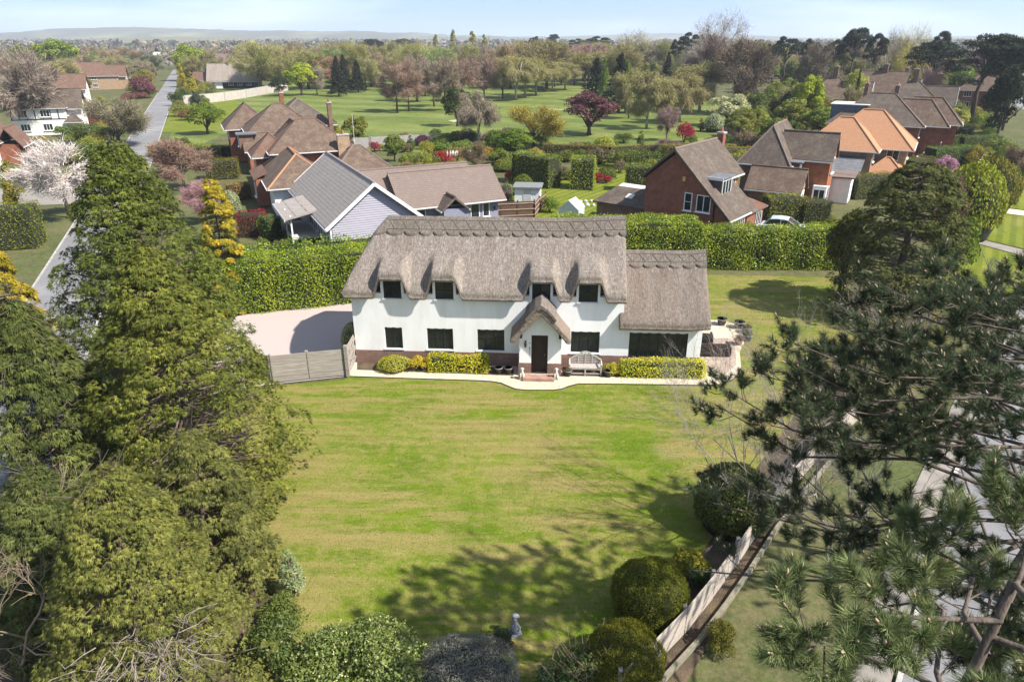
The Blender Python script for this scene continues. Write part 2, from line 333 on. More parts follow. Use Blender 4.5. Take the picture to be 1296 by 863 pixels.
# far hills
def ridge(name, D, x0, x1, hfun, m, seed, thick=600):
    r = np.random.default_rng(seed); n = 220; xs = np.linspace(x0, x1, n); hs = np.array([hfun(x) for x in xs])
    hs += np.convolve(r.normal(0,1,n+8), np.ones(9)/9, 'valid')*hs.max()*.12
    prof = [(0,0),(.35,.62),(.7,.93),(1,1)]
    V = []; F = []
    for k,(t,hh) in enumerate(prof): V += [(x, D+t*thick, -1+h*hh) for x,h in zip(xs,hs)]
    for k in range(len(prof)-1): F += [(k*n+i, k*n+i+1, (k+1)*n+i+1, (k+1)*n+i) for i in range(n-1)]
    return link(name, fast(name, V, F, smooth=True), m, kind='structure')
M_HILL = mat('wooded_hill', (.075,.085,.05), (.11,.11,.065), .02, .95, c3=(.19,.19,.10), scale3=.004, kind='World')
ridge('hills', 3000, -3600, 300, lambda x: max(6, 62*math.exp(-((x+1900)/700)**2)+36*math.exp(-((x+900)/600)**2)+20*math.exp(-((x+200)/600)**2)), M_HILL, 1)
ridge('hills', 4200, -1200, 4200, lambda x: 22+26*math.exp(-((x-1250)/500)**2)+8*math.sin(x/400), M_HILL, 2)
ridge('hills', 1700, -2200, -250, lambda x: max(2, 20*math.exp(-((x+950)/420)**2)), M_FIELD, 3, 500)
# ================================================================== plant makers
def unit(a): return a/np.maximum(np.linalg.norm(a, axis=-1, keepdims=True), 1e-6)
def leaf_quads(P, Nn, size, aspect, r, along=None, droop=0.0):
    # a diamond leaf at every point, lying across its normal
    n = len(P); size = np.broadcast_to(np.asarray(size, float), (n,))
    t = unit(r.normal(0,1,(n,3))) if along is None else along
    Nn = unit(Nn); t = unit(t - Nn*np.sum(t*Nn,1,keepdims=True)); s = np.cross(Nn, t)
    L = size[:,None]; W = L*aspect
    V = np.stack([P-t*L*.5, P+s*W*.5+Nn*W*.08, P+t*L*.5-Nn*L*droop, P-s*W*.5+Nn*W*.08], 1)
    return V.reshape(-1,3), np.arange(4*n).reshape(-1,4)
def sphere_pts(r, n): return unit(r.normal(0,1,(n,3)))
def clumps_mesh(name, clumps, per, leaf, r, aspect=.6, rnd=.7, flat=1.0, shell=(.72,1.06), up=.2):
    Ps, Ns, Ts = [], [], []
    tot = sum(c[1]**2 for c in clumps)
    for c, rad in clumps:
        n = max(6, int(per*rad**2/tot)); d = sphere_pts(r, n); d[:,2] = np.where(d[:,2] < -.35, -d[:,2], d[:,2])
        q = d*np.array([1,1,flat])*rad*r.uniform(*shell,(n,1))
        Ps.append(q+np.array(c)); Ns.append(d+r.normal(0,rnd,(n,3))+np.array([0,0,up])); Ts.append(np.clip(r.uniform(.2,.8)*.6+r.uniform(0,1,n)*.45,0,1))
    P = np.vstack(Ps); Nn = np.vstack(Ns); n = len(P)
    V, F = leaf_quads(P, Nn, leaf*r.uniform(.6,1.35,n), aspect, r)
    return fast(name, V, F, np.concatenate(Ts))
def limb_paths(r, trunk_h, ends, r0, start=.45):
    b = MB(); top = Vector((r.normal(0,.05)*trunk_h, r.normal(0,.05)*trunk_h, trunk_h))
    b.tube([(0,0,-.15),(top.x*.3,top.y*.3,trunk_h*.35),top], [r0*1.25,r0*.9,r0*.7], 9)
    for e in ends:
        e = Vector(e); s = top*r.uniform(start,1.0); mid = s.lerp(e,.5)+Vector(r.normal(0,.08,3))*(e-s).length; mid.z += .08*(e-s).length
        k = r0*r.uniform(.28,.45); b.tube([s,mid,e],[k,k*.6,k*.18],5,False)
    return b
def proto(name, h, rad, trunk_mesh, trunk_mat, crown_mesh, crown_mat):
    trunk_mesh.materials.append(trunk_mat)
    if crown_mesh is not None: crown_mesh.materials.append(crown_mat)
    return dict(name=name, h=h, r=rad, trunk=trunk_mesh, crown=crown_mesh)
def mesh_of(b, name, smooth=True):
    me = bpy.data.meshes.new(name); me.from_pydata(b.v, [], b.f); me.update()
    if smooth: me.polygons.foreach_set('use_smooth', [True]*len(me.polygons))
    return me
def make_round(seed, h=8., rad=3.6, trunk=.10, n=6500, leaf=.33, k=34, squash=.8, bark=None, m=None, low=.0):
    r = np.random.default_rng(seed); cz = h*(trunk+(1-trunk)*.5); hz = h*(1-trunk)*.5; cl = []
    for i in range(k):
        d = sphere_pts(r,1)[0]; d[2] = abs(d[2])*1.0-.35 if r.random() < .75 else d[2]
        s = r.uniform(.5,.86); c = d*np.array([rad,rad,hz])*s+np.array([0,0,cz]); cl.append((c, rad*r.uniform(.2,.42)*squash))
    ends = [c[0] for c in cl[::2]]
    return proto('broadleaf', h, rad, mesh_of(limb_paths(r, h*(trunk+.15), ends, rad*.075), 'trunk'), bark or BARK, clumps_mesh('crown', cl, n, leaf, r), m or FOL)
def make_twig(seed, h=10., rad=4., trunk=.16, n=13000, tw=1.0, width=.026, bark=None, weep=0.0, buds=0, pointed=.0, limbs=13):
    # bare or just-budding tree: limbs, branches and a haze of fine twigs
    r = np.random.default_rng(seed); b = MB(); top = Vector((0,0,h*trunk)); r0 = rad*.05
    lead = Vector((r.normal(0,.3), r.normal(0,.3), h*.8))
    b.tube([(0,0,-.15),top,top.lerp(lead,.6),lead],[r0*1.3,r0,r0*.55,r0*.2],8)
    tips = []; dirs = []
    cz = h*(trunk+(1-trunk)*.52); hz = h*(1-trunk)*.5
    for i in range(limbs):
        a = 2*math.pi*(i+r.uniform(-.3,.3))/limbs*1.618; el = r.uniform(-.5,.95)
        c = math.cos(el*1.3)*(1-pointed*max(el,0)); e = Vector((math.cos(a)*c*rad*.72, math.sin(a)*c*rad*.72, cz+math.sin(el*1.3)*hz*.72))
        s = top.lerp(lead, r.uniform(0,.6)); mid = s.lerp(e,.5); mid.z -= .06*h*r.uniform(-.5,1); k = r0*r.uniform(.35,.55)
        b.tube([s,mid,e],[k,k*.7,k*.35],5,False)
        for j in range(6):
            t0 = mid.lerp(e, r.uniform(0,1)); d = Vector(r.normal(0,1,3)); d.z = abs(d.z)*.6
            outw = Vector((t0.x, t0.y, (t0.z-cz)*rad/hz)); outw = outw/max(outw.length,.1)
            e2 = t0+(d.normalized()*.55+outw*.8)*rad*r.uniform(.22,.42)
            b.tube([t0,t0.lerp(e2,.5)+Vector(r.normal(0,.05,3))*rad,e2],[k*.4,k*.28,k*.1],4,False)
            for q in range(4): tips.append(t0.lerp(e2, r.uniform(.2,1))); dirs.append((e2-t0).normalized())
    T = np.array([tuple(t) for t in tips]); Dd = np.array([tuple(d) for d in dirs]); idx = r.integers(0,len(T),n)
    P = T[idx]+r.normal(0,rad*.10,(n,3)); d = unit(Dd[idx]+r.normal(0,.65,(n,3))+np.array([0,0,.25-weep])); L = tw*r.uniform(.5,1.3,n)[:,None]*rad/4
    s = unit(np.cross(d, r.normal(0,1,(n,3))))*width*rad/4
    V = np.stack([P-s, P+s, P+d*L+np.array([0,0,-weep*.4])*L],1).reshape(-1,3); F = np.arange(3*n).reshape(-1,3)
    tint = np.clip(r.uniform(0,1,len(T))[idx]*.6+r.uniform(0,.4,n),0,1)
    crown = fast('crown', V, F, tint); crown.materials.append(TWIG)
    p = dict(name='bare', h=h, r=rad, trunk=mesh_of(b,'trunk'), crown=crown, buds=None); p['trunk'].materials.append(bark or BARK)
    if buds:
        i2 = r.integers(0,n,buds); Q = P[i2]+d[i2]*L[i2]*r.uniform(.2,1,(buds,1))
        Vb, Fb = leaf_quads(Q, r.normal(0,1,(buds,3)), .19*rad/4*r.uniform(.6,1.3,buds), .7, r)
        p['buds'] = fast('buds', Vb, Fb, np.clip(tint[i2]*.6+r.uniform(0,.4,buds),0,1)); p['buds'].materials.append(FOL)
    return p
def make_spruce(seed, h=11., rad=3.0, n=4200, leaf=.5, bark=None, pw=.85, bumpy=.2):
    r = np.random.default_rng(seed); b = MB().tube([(0,0,-.1),(0,0,h*.5),(0,0,h*.96)],[rad*.085,rad*.05,.02],7)
    K = 95; Ps=[];Ds=[];Ts=[]
    for i in range(K):
        z = h*(.08+.9*(i/K)**.9); a = i*2.39996+r.uniform(-.3,.3); L = rad*((1-z/h)**pw)*r.uniform(1-bumpy*1.5,1+bumpy)+.12
        m = max(8, int(n*L/(K*rad*.5))); t = r.uniform(.15,1,m)**.7; w = r.normal(0,1,m)*.22*L*(1.1-t*.6)
        dirv = np.array([math.cos(a),math.sin(a)]); sd = np.array([-dirv[1],dirv[0]])
        q = np.zeros((m,3)); q[:,:2] = dirv*(t*L)[:,None]+sd*w[:,None]; q[:,2] = z+.12*L*t-.32*L*t**2+r.normal(0,.05*rad,m)
        Ps.append(q); dd = np.zeros((m,3)); dd[:,:2] = dirv+sd*(np.sign(w)*.7)[:,None]; dd[:,2] = -.25; Ds.append(dd+r.normal(0,.3,(m,3))); Ts.append(np.clip(r.uniform(.1,.7)*.5+r.uniform(0,.5,m),0,1))
        if i % 6 == 0 : b.tube([(0,0,z),(math.cos(a)*L*.6,math.sin(a)*L*.6,z)],[.04,.02],4,False)
    P = np.vstack(Ps); D = unit(np.vstack(Ds)); n = len(P)
    V,F = leaf_quads(P, np.array([0,0,1.])+r.normal(0,.45,(n,3)), leaf*r.uniform(.6,1.3,n)*rad/3, .45, r, D, .15)
    return proto('conifer', h, rad, mesh_of(b,'trunk'), bark or BARK, fast('crown',V,F,np.concatenate(Ts)), NEEDLE)
def make_umbrella(seed, h=13., rad=4.5, n=8500, leaf=.38, base=.5, k=26):
    r = np.random.default_rng(seed); cl = []
    for i in range(k):
        a = r.uniform(0,6.28); q = math.sqrt(r.uniform(0,1)); z = h*(base+(1-base)*(.92-.5*q*q*r.uniform(.5,1.3)))
        if i % 4 == 0: z -= h*.14
        cl.append((np.array([math.cos(a)*q*rad*.85, math.sin(a)*q*rad*.85, min(z,h*.93)]), rad*r.uniform(.2,.34)))
    b = MB(); top = Vector((r.normal(0,.3),r.normal(0,.3),h*.72)); b.tube([(0,0,-.15),(.15,.1,h*.35),top],[rad*.085,rad*.06,rad*.035],8)
    for c,_ in cl:
        s = Vector((0.1,.1,h*.36)).lerp(top, r.uniform(.35,1)); e = Vector(c); b.tube([s, s.lerp(e,.55)+Vector((0,0,-.03*h)), e],[rad*.03,rad*.02,rad*.006],5,False)
    return proto('umbrella', h, rad, mesh_of(b,'trunk'), BARK, clumps_mesh('crown', cl, n, leaf, r, .4, .9, .5, (.5,1.08), .4), NEEDLE)
def make_column(seed, h=10., rad=1.5, n=3600, leaf=.3, aspect=.5, m=None, taper=1.6, lobes=40):
    r = np.random.default_rng(seed); cl = []
    for i in range(lobes):
        z = r.uniform(.06,.97); a = r.uniform(0,6.28); w = rad*(1-z**taper*.86)*(.55+.45*min(1,z*6)); cl.append((np.array([math.cos(a)*w*.6,math.sin(a)*w*.6,z*h]), rad*.36*(1.1-z*.55)))
    b = MB().tube([(0,0,-.1),(0,0,h*.5),(0,0,h*.95)],[rad*.13,rad*.08,.02],7)
    return proto('column', h, rad, mesh_of(b,'trunk'), BARK, clumps_mesh('crown',cl,n,leaf,r,aspect,.6,1.5), m or FOL)
def make_shrub(seed, h=1.6, rad=1.2, n=2600, leaf=.13, k=14, m=None, smooth_dome=False, aspect=.55, rnd=.7):
    r = np.random.default_rng(seed); b = MB()
    for i in range(5):
        a = i*1.3; b.tube([(0,0,-.05),(math.cos(a)*rad*.25,math.sin(a)*rad*.25,h*.35),(math.cos(a)*rad*.5,math.sin(a)*rad*.5,h*.65)],[rad*.04,rad*.03,rad*.01],5,False)
    if smooth_dome:
        d = sphere_pts(r,n); d[:,2] = np.abs(d[:,2])*1.35-.35; d = unit(d)
        sc_ = 1+.05*np.sin(d[:,0]*4+seed)*np.sin(d[:,1]*5+1)+.035*np.sin(d[:,0]*9+d[:,2]*7+seed*2)*np.sin(d[:,1]*8)+r.normal(0,.03,n)
        P = d*np.array([rad,rad,h*.6])*sc_[:,None]+np.array([0,0,h*.42]); P[:,2] = np.maximum(P[:,2], .03)
        V,F = leaf_quads(P, d+r.normal(0,rnd,(n,3)), leaf*r.uniform(.6,1.35,n), aspect, r); me = fast('crown',V,F,r.uniform(0,1,n))
        # a dense twiggy heart under the clipped skin
        b.tube([(0,0,z*h) for z in (.0,.15,.35,.6,.8,.9)],[rad*x for x in (.75,.86,.9,.78,.5,.12)],14,True)
    else:
        cl = []
        for i in range(k):
            a = r.uniform(0,6.28); q = math.sqrt(r.uniform(0,1))*.68; cr = rad*r.uniform(.28,.48); cl.append((np.array([math.cos(a)*q*rad, math.sin(a)*q*rad, max(cr*.5,h*(.25+.5*r.random()*(1.15-q)))]), cr*min(1,h/rad*.75)))
        me = clumps_mesh('crown', cl, n, leaf, r, aspect, rnd)
    return proto('shrub', h, rad, mesh_of(b,'trunk'), MATS['dark_stem'], me, m or FOL)
mat('dark_stem', (.035,.04,.018), (.02,.022,.012), 8, 1.0, .8, .05)
PR = {}
PR['round'] = [make_round(1), make_round(2,k=42), make_round(3,h=8.5,k=28)]
PR['bush'] = [make_shrub(11), make_shrub(12,k=10), make_shrub(13,k=18,h=1.9)]
PR['dome'] = [make_shrub(14,smooth_dome=True,n=3400,leaf=.11)]
PR['twig'] = [make_twig(21), make_twig(22,limbs=16), make_twig(23,limbs=12,h=10.5)]
PR['budding'] = [make_twig(24,buds=5200), make_twig(25,buds=5200,limbs=15)]
PR['birch'] = [make_twig(26,h=11,rad=3.4,weep=1.0,buds=8000,bark=PALEBARK,trunk=.2,limbs=14), make_twig(27,h=11,rad=3.4,weep=1.1,buds=8000,bark=PALEBARK,trunk=.18,limbs=15)]
PR['oak'] = [make_twig(28,h=14,rad=6.5,trunk=.22,n=9500,limbs=18,bark=PALEBARK,tw=.75,width=.014)]
PR['spruce'] = [make_spruce(31), make_spruce(32)]
PR['umbrella'] = [make_umbrella(41), make_umbrella(42,k=21), make_umbrella(43,base=.38,k=36)]
PR['poplar'] = [make_column(51,h=16,rad=2.2,n=5200,leaf=.4,taper=2.2,lobes=60)]
PR['column'] = [make_column(52,h=6,rad=1.3,n=4200,leaf=.2,taper=1.8), make_column(53,h=6,rad=1.6,n=4600,leaf=.22,taper=1.3)]
rv = random.Random(7)
def plant_at(kind, x, y, h, rad, color, name, label, cat='tree', group=None, twig=None, var=None, parts=True, z=0.0, rz=None):
    p = PR[kind][rv.randrange(len(PR[kind])) if var is None else var]
    t = thing(name, label, cat, (x,y,z), rv.uniform(0,6.28) if rz is None else rz, group)
    t.scale = (rad/p['r'], rad/p['r'], h/p['h'])
    tr = link('stems' if cat in ('shrub','bush') else 'trunk', p['trunk'], None, t)
    if p.get('buds'):
        link('crown', p['crown'], None, t, color=twig or (.22,.16,.11)); link('young_leaves', p['buds'], None, t, color=color)
    elif p['crown'] is not None: link('foliage' if cat in ('shrub','bush') else 'crown', p['crown'], None, t, color=color)
    return t
def plant(kind, px, pyb, pyt, wpx, color, name, label, cat='tree', D=None, **kw):
    # base and top rows of the photograph give place and height; D where the base is hidden
    if D is None: b = G(px, pyb); D = b.y
    else: b = AtD(px, pyt, D)
    top = AtD(px, pyt, D); h = max(.3, top.z); rad = wpx/2*depth(top)/FPX
    if D is not None and pyb is None: b = Vector((top.x, D, 0))
    return plant_at(kind, top.x, D, h, rad, color, name, label, cat, **kw)
def hedge_mesh(L, W, H, leaf, dens, seed, aspect=.55, wob=.06, rnd=.55, taper=.06):
    # leaves over the five open faces of a clipped block, rounded along its top edges
    r = np.random.default_rng(seed); areas = np.array([L*H, L*H, W*H, W*H, L*W]); n = int(areas.sum()*dens); f = r.choice(5, n, p=areas/areas.sum())
    u, v = r.uniform(-.5,.5,n), r.uniform(0,1,n); P = np.zeros((n,3)); Nn = np.zeros((n,3))
    for k,(ax,s) in enumerate(((1,-1),(1,1),(0,-1),(0,1))):
        m = f==k; P[m,ax] = s*.5*(W if ax==1 else L)*(1-taper*v[m]); P[m,1-ax] = u[m]*(L if ax==1 else W)*(1-taper*.2*v[m]); P[m,2] = v[m]*H; Nn[m,ax] = s; Nn[m,2] = .15
    m = f==4; P[m,0] = u[m]*L; P[m,1] = (v[m]-.5)*W*(1-taper); P[m,2] = H; Nn[m,2] = 1
    # round the shoulders
    ex = np.clip((np.abs(P[:,1])-(W/2-.35*min(1,W/1.4)))/(.35*min(1,W/1.4)),0,1); ez = np.clip((P[:,2]-(H-.35))/.35,0,1); k = np.minimum(ex,ez); P[:,2] -= k*.16; P[:,1] -= np.sign(P[:,1])*k*.12
    ph = seed*1.7
    P += Nn*(wob*(np.sin(P[:,0]*2.1+ph)+np.sin(P[:,0]*.9+P[:,2]*3+ph*2)+np.sin(P[:,1]*2.6+P[:,2]*1.9)))[:,None]*.6
    P += Nn*r.normal(0,wob*.8,n)[:,None]; P[:,2] = np.maximum(P[:,2],.02)
    V,F = leaf_quads(P, Nn+r.normal(0,rnd,(n,3)), leaf*r.uniform(.6,1.4,n), aspect, r)
    return fast('foliage',V,F,np.clip(r.uniform(0,1,n)*.7+.3*np.sin(P[:,0]*1.1+ph)**2,0,1))
def hedge(name, a, b, W, H, color, label, leaf=.16, dens=70, seed=1, m=None, z=0.0, cat='hedge', group=None, **kw):
    # a hedge whose middle line runs from a to b
    a, b = Vector((a[0],a[1])), Vector((b[0],b[1])); L = (b-a).length; c = (a+b)/2
    t = thing(name, label, cat, (c.x,c.y,z), math.atan2((b-a).y,(b-a).x), group)
    link('foliage', hedge_mesh(L,W,H,leaf,dens,seed,**kw), m or GLOSSY, t, color=color)
    i = min(.16, W*.15); q = MB().prism([(-W/2+i,0),(W/2-i,0),(W/2-i*1.6,H-i*1.3),(-W/2+i*1.6,H-i*1.3)],'x',-L/2+i,L/2-i); q.build('branches', MATS['dark_stem'], t)
    return t
# ================================================================== the thatched cottage
def thatch_mat(name, c1, c2, c3, axis='x'):
    m, nt, b = nodes(name); b.inputs['Roughness'].default_value = .95; b.inputs['Specular IOR Level'].default_value = .1
    st = (1,.13,.13) if axis == 'x' else (.13,1,.13)
    v = coords(nt, st); v0 = coords(nt)
    n1 = noise(nt, v, 13, 6, .8); n2 = noise(nt, v0, 7, 6, .75); n3 = noise(nt, v, 1.6, 5, .65)
    col = mixc(nt, ramp(nt, n1, .3, .7), c1, c2); col = mixc(nt, ramp(nt, n2, .5, .75), col, c3); col = mixc(nt, ramp(nt, n3, .4, .75), col, mixc(nt, 1.0, col, (.8,.76,.72), 'MULTIPLY'))
    n5 = noise(nt, v, 45, 3, .7); col = mixc(nt, ramp(nt, n5, .48, .72), col, tuple(x*.35 for x in c2))
    nt.links.new(col, b.inputs['Base Color'])
    ad = N(nt,'Math',operation='ADD'); nt.links.new(n1, ad.inputs[0]); nt.links.new(n5, ad.inputs[1]); bump(nt, b, ad.outputs[0], .9, .05); MATS[name] = m; return m
M_THATCH = thatch_mat('thatch', (.345,.295,.25), (.18,.15,.125), (.50,.44,.38))
M_THATCH2 = thatch_mat('wing_thatch', (.285,.232,.192), (.17,.138,.112), (.38,.315,.26))
M_THATCHY = thatch_mat('porch_thatch', (.33,.265,.21), (.2,.155,.12), (.40,.33,.27), 'y')
M_RIDGE = thatch_mat('ridge_thatch', (.255,.22,.185), (.135,.112,.092), (.35,.305,.26))
M_RENDER = mat('white_render', (.85,.845,.83), (.81,.80,.78), 1.6, .85, .15, .01, stretch=(1.6,1.6,.35), c3=(.76,.75,.72), scale3=1.1)
M_PLINTH = brick_mat('plinth_brick', (.27,.125,.08), (.13,.075,.06), (.36,.32,.27), (.19,.115,.09))
M_BLACK = mat('black_frame', (.018,.018,.019), (.026,.026,.027), 4, .35)
M_OAKDOOR = mat('door_oak', (.030,.014,.011), (.018,.009,.008), 5, .45, .2, .01, (1,1,.2))
M_FENCE = mat('weathered_board', (.36,.32,.275), (.24,.21,.18), 5, .95, .5, .01, (.2,1,3), c3=(.30,.26,.215), scale3=.8)
M_STONE = mat('pale_stone', (.55,.52,.45), (.42,.40,.34), 7, .9, .4, .02)
HYAW = R(-3.15); HO = (-8.36, 33.3, 0)
ht = thing('thatched_cottage', 'long white cottage with thatched roof, scalloped ridge, eyebrow dormers and brick plinth', 'house', HO, HYAW)
def HL(x, y, z=0):                                      # cottage coordinates -> world
    c, s = math.cos(HYAW), math.sin(HYAW); return Vector((HO[0]+x*c-y*s, HO[1]+x*s+y*c, z))
DORM = [2.19, 4.89, 9.86, 12.25]
def smin(a, b, k=.22):
    h = np.clip(.5+.5*(b-a)/k,0,1); return b*(1-h)+a*h-k*h*(1-h)
def sstep(t): t = np.clip(t,0,1); return t*t*(3-2*t)
def main_z(x, y):
    zr = 7.28+.0006*(x-7)**3*0+.16*sstep((x-11)/3.2)
    s = (zr-4.18)/3.25
    f = zr-s*(2.8-y); k = zr-s*(y-2.8); hp = 4.18+1.62*(x+.38)+.25*np.sin(np.clip((x+.38)/1.9,0,1)*np.pi)
    z = smin(smin(f,k,.18),hp,.28)
    for c in DORM:
        wgt = sstep((.98-np.abs(x-c-.02))/.46); g = sstep((1.75-(y+.45))/1.75)**.8
        z = z+wgt*g*1.0*np.clip((2.4-y)/1,0,1)
    return z
def wing_z(x, y):
    s = (5.62-2.76)/3.25+0*x; f = 5.62-s*(2.75-y); k = 5.62-s*(y-2.75); return smin(f,k,.18)+.10*sstep((x-17.4)/1.2)
def thatch(name, zf, x0, x1, y0, y1, step, thick, m, seed, parent):
    r = np.random.default_rng(seed); nx = int((x1-x0)/step)+1; ny = int((y1-y0)/step)+1
    X, Y = np.meshgrid(np.linspace(x0,x1,nx), np.linspace(y0,y1,ny), indexing='ij'); Z = zf(X,Y)
    wv = sum(a*np.sin(X*kx+p)*np.sin(Y*ky+q) for a,kx,ky,p,q in ((.022,2.1,.7,1,2),(.016,4.7,1.3,.3,1),(.012,9.,2.1,2,.5)))
    d = np.minimum(np.minimum(X-x0,x1-X), np.minimum(Y-y0,y1-Y)); e = np.clip(1-d/.2,0,1)
    Zt = Z+wv+r.normal(0,.009,Z.shape)-.10*e**2; Zb = Z-thick+.0*e
    # the eave is pulled in underneath, as cut thatch is
    n = nx*ny; V = np.vstack([np.c_[X.ravel(),Y.ravel(),Zt.ravel()], np.c_[(x0+(X-x0)*1.0).ravel(), Y.ravel()+.0, Zb.ravel()]])
    by = V[n:,1]; V[n:,1] = np.where(by < y0+.01, by+.14, np.where(by > y1-.01, by-.14, by))
    idx = np.arange(n).reshape(nx,ny); F = []
    a = np.stack([idx[:-1,:-1],idx[1:,:-1],idx[1:,1:],idx[:-1,1:]],-1).reshape(-1,4); F.append(a); F.append(a[:,::-1]+n)
    for ln, rev in ((idx[:,0],0),(idx[:,-1],1),(idx[0,:],1),(idx[-1,:],0)):
        q = np.stack([ln[:-1],ln[:-1]+n,ln[1:]+n,ln[1:]],-1); F.append(q[:,::-1] if rev else q)
    return link(name, fast(name,V,np.vstack(F),smooth=False), m, parent)
def ridge_cap(name, zf, x0, x1, yr, slen, m, parent, hip=0.0, sw=.69, up=.11):
    # block ridge: a thicker layer saddled over the ridge, its lower edge cut in scallops
    V = []; F = []; nx = int((x1-x0)/.0493); ns = 12
    for side in (-1,1):
        base = len(V)
        for i in range(nx+1):
            t = i/nx; fr = ((x0+(x1-x0)*t)/sw)%1; end = slen+.27*math.sqrt(max(0,1-(2*fr-1)**2))
            for j in range(ns+1):
                s = end*j/ns; x = x0+(x1-x0)*t-hip*s*(1-t)**14
                y = yr+side*s*.72; z = float(zf(np.array(x),np.array(y)))+up*(1.0 if j else 1.15)
                V.append((x,y,z))
        n = ns+1
        for i in range(nx):
            for j in range(ns):
                q = (base+i*n+j, base+i*n+j+1, base+(i+1)*n+j+1, base+(i+1)*n+j); F.append(q if side < 0 else q[::-1])
        b2 = len(V)                                     # the cut edge, dropping to the roof
        for i in range(nx+1):
            x,y,z = V[base+i*n+ns]; V.append((x,y-side*.03,z-up-.05))
        for i in range(nx):
            q = (base+i*n+ns, b2+i, b2+i+1, base+(i+1)*n+ns); F.append(q if side < 0 else q[::-1])
        for ii in (0, nx):                              # close the ends
            b3 = len(V)
            for j in range(ns+1): x,y,z = V[base+ii*n+j]; V.append((x,y,z-up-.05))
            for j in range(ns): F.append((base+ii*n+j, b3+j, b3+j+1, base+ii*n+j+1))
    o = link(name, fast(name,np.array(V),np.array(F)), m, parent)
    b = MB()                                            # hazel rods pinned along and across
    for k in (.30, slen-.05):
        xs = np.linspace(x0+.05, x1-.05, 40)
        for sgn in (-1,):
            pts = [(x, yr+sgn*k*.72, float(zf(np.array(x),np.array(yr+sgn*k*.72)))+up+.02) for x in xs]; b.tube(pts,[.016]*len(pts),5)
    k = 0; xx = x0+.1
    while xx < x1-.4:
        p = (.30,slen-.05) if k % 2 == 0 else (slen-.05,.30)
        b.bar((xx,yr-p[0]*.72,float(zf(np.array(xx),np.array(yr-p[0]*.72)))+up+.02),(xx+.34,yr-p[1]*.72,float(zf(np.array(xx+.34),np.array(yr-p[1]*.72)))+up+.02),.022); xx += .34; k += 1
    b.build('hazel_rods', mat('hazel_rod',(.17,.14,.11),(.12,.10,.08)), o)
    return o
# --- walls with real openings
def wall_cells(x0, x1, z0, z1, holes, y0, y1):
    b = MB(); xs = sorted({x0,x1,*[h[0] for h in holes],*[h[1] for h in holes]}); zs = sorted({z0,z1,*[h[2] for h in holes],*[h[3] for h in holes]})
    for i in range(len(xs)-1):
        for j in range(len(zs)-1):
            cx, cz = (xs[i]+xs[i+1])/2, (zs[j]+zs[j+1])/2
            if x0 < cx < x1 and z0 < cz < z1 and not any(h[0]<cx<h[1] and h[2]<cz<h[3] for h in holes): b.box(xs[i],xs[i+1],y0,y1,zs[j],zs[j+1])
    return b
UP = [(1.73,2.66),(4.42,5.36),(9.40,10.33),(11.77,12.74)]
LOW = [(1.63,2.56,.86,2.08),(3.88,5.26,.86,2.07),(6.55,7.97,.86,2.07),(11.46,12.95,.86,2.07)]
WG = (14.48,17.5,.62,2.08)
holes = [(a,b_,3.70,4.64) for a,b_ in UP]+LOW
wb = wall_cells(0, 14.1, .74, 3.98, [h for h in holes if h[3]<3]+[(a,b_,3.70,3.98) for a,b_ in UP], 0, .28)
for c,(a,b_) in zip(DORM,UP):
    wb.box(c-.60,a,0,.28,3.98,4.78); wb.box(b_,c+.60,0,.28,3.98,4.78); wb.box(a,b_,0,.28,4.64,4.78)
wb.box(0,.28,.28,5.6,.74,3.98); wb.box(13.82,14.1,.28,5.6,.74,3.98); wb.box(.28,13.82,5.32,5.6,.74,3.98)
wb.prism([(.28,3.98),(5.32,3.98),(2.8,6.85)],'x',13.86,14.1)
wb.build('wall', M_RENDER, ht)
wb = wall_cells(14.1, 18.2, .74, 2.5, [WG], .002, .28)
wb.box(17.92,18.2,.28,5.5,.74,2.5); wb.box(14.1,17.92,5.22,5.5,.74,2.5); wb.prism([(.28,2.5),(5.22,2.5),(2.75,5.1)],'x',17.96,18.2)
wb.build('wing_wall', M_RENDER, ht)
pb = wall_cells(-.03, 18.23, 0, .74, [(14.48,17.5,.62,.74),(8.8,10.95,0,.74)], -.035, .26); pb.box(-.03,.2,.26,5.63,0,.74); pb.box(18.0,18.23,.26,5.53,0,.74)
pb.build('brick_plinth', M_PLINTH, ht)
MB().box(.4,17.9,.4,5.2,0,.3).build('floor_slab', M_STONE, ht)
M_INT = mat('dark_interior', (.30,.28,.25), (.10,.095,.085), 1.0)
for x0,x1,y0,z1 in ((.3,13.8,.75,3.9),(14.2,17.9,.75,2.4)):
    MB().box(x0,x1,y0,y0+.05,.3,z1).build('inner_wall', M_INT, ht)
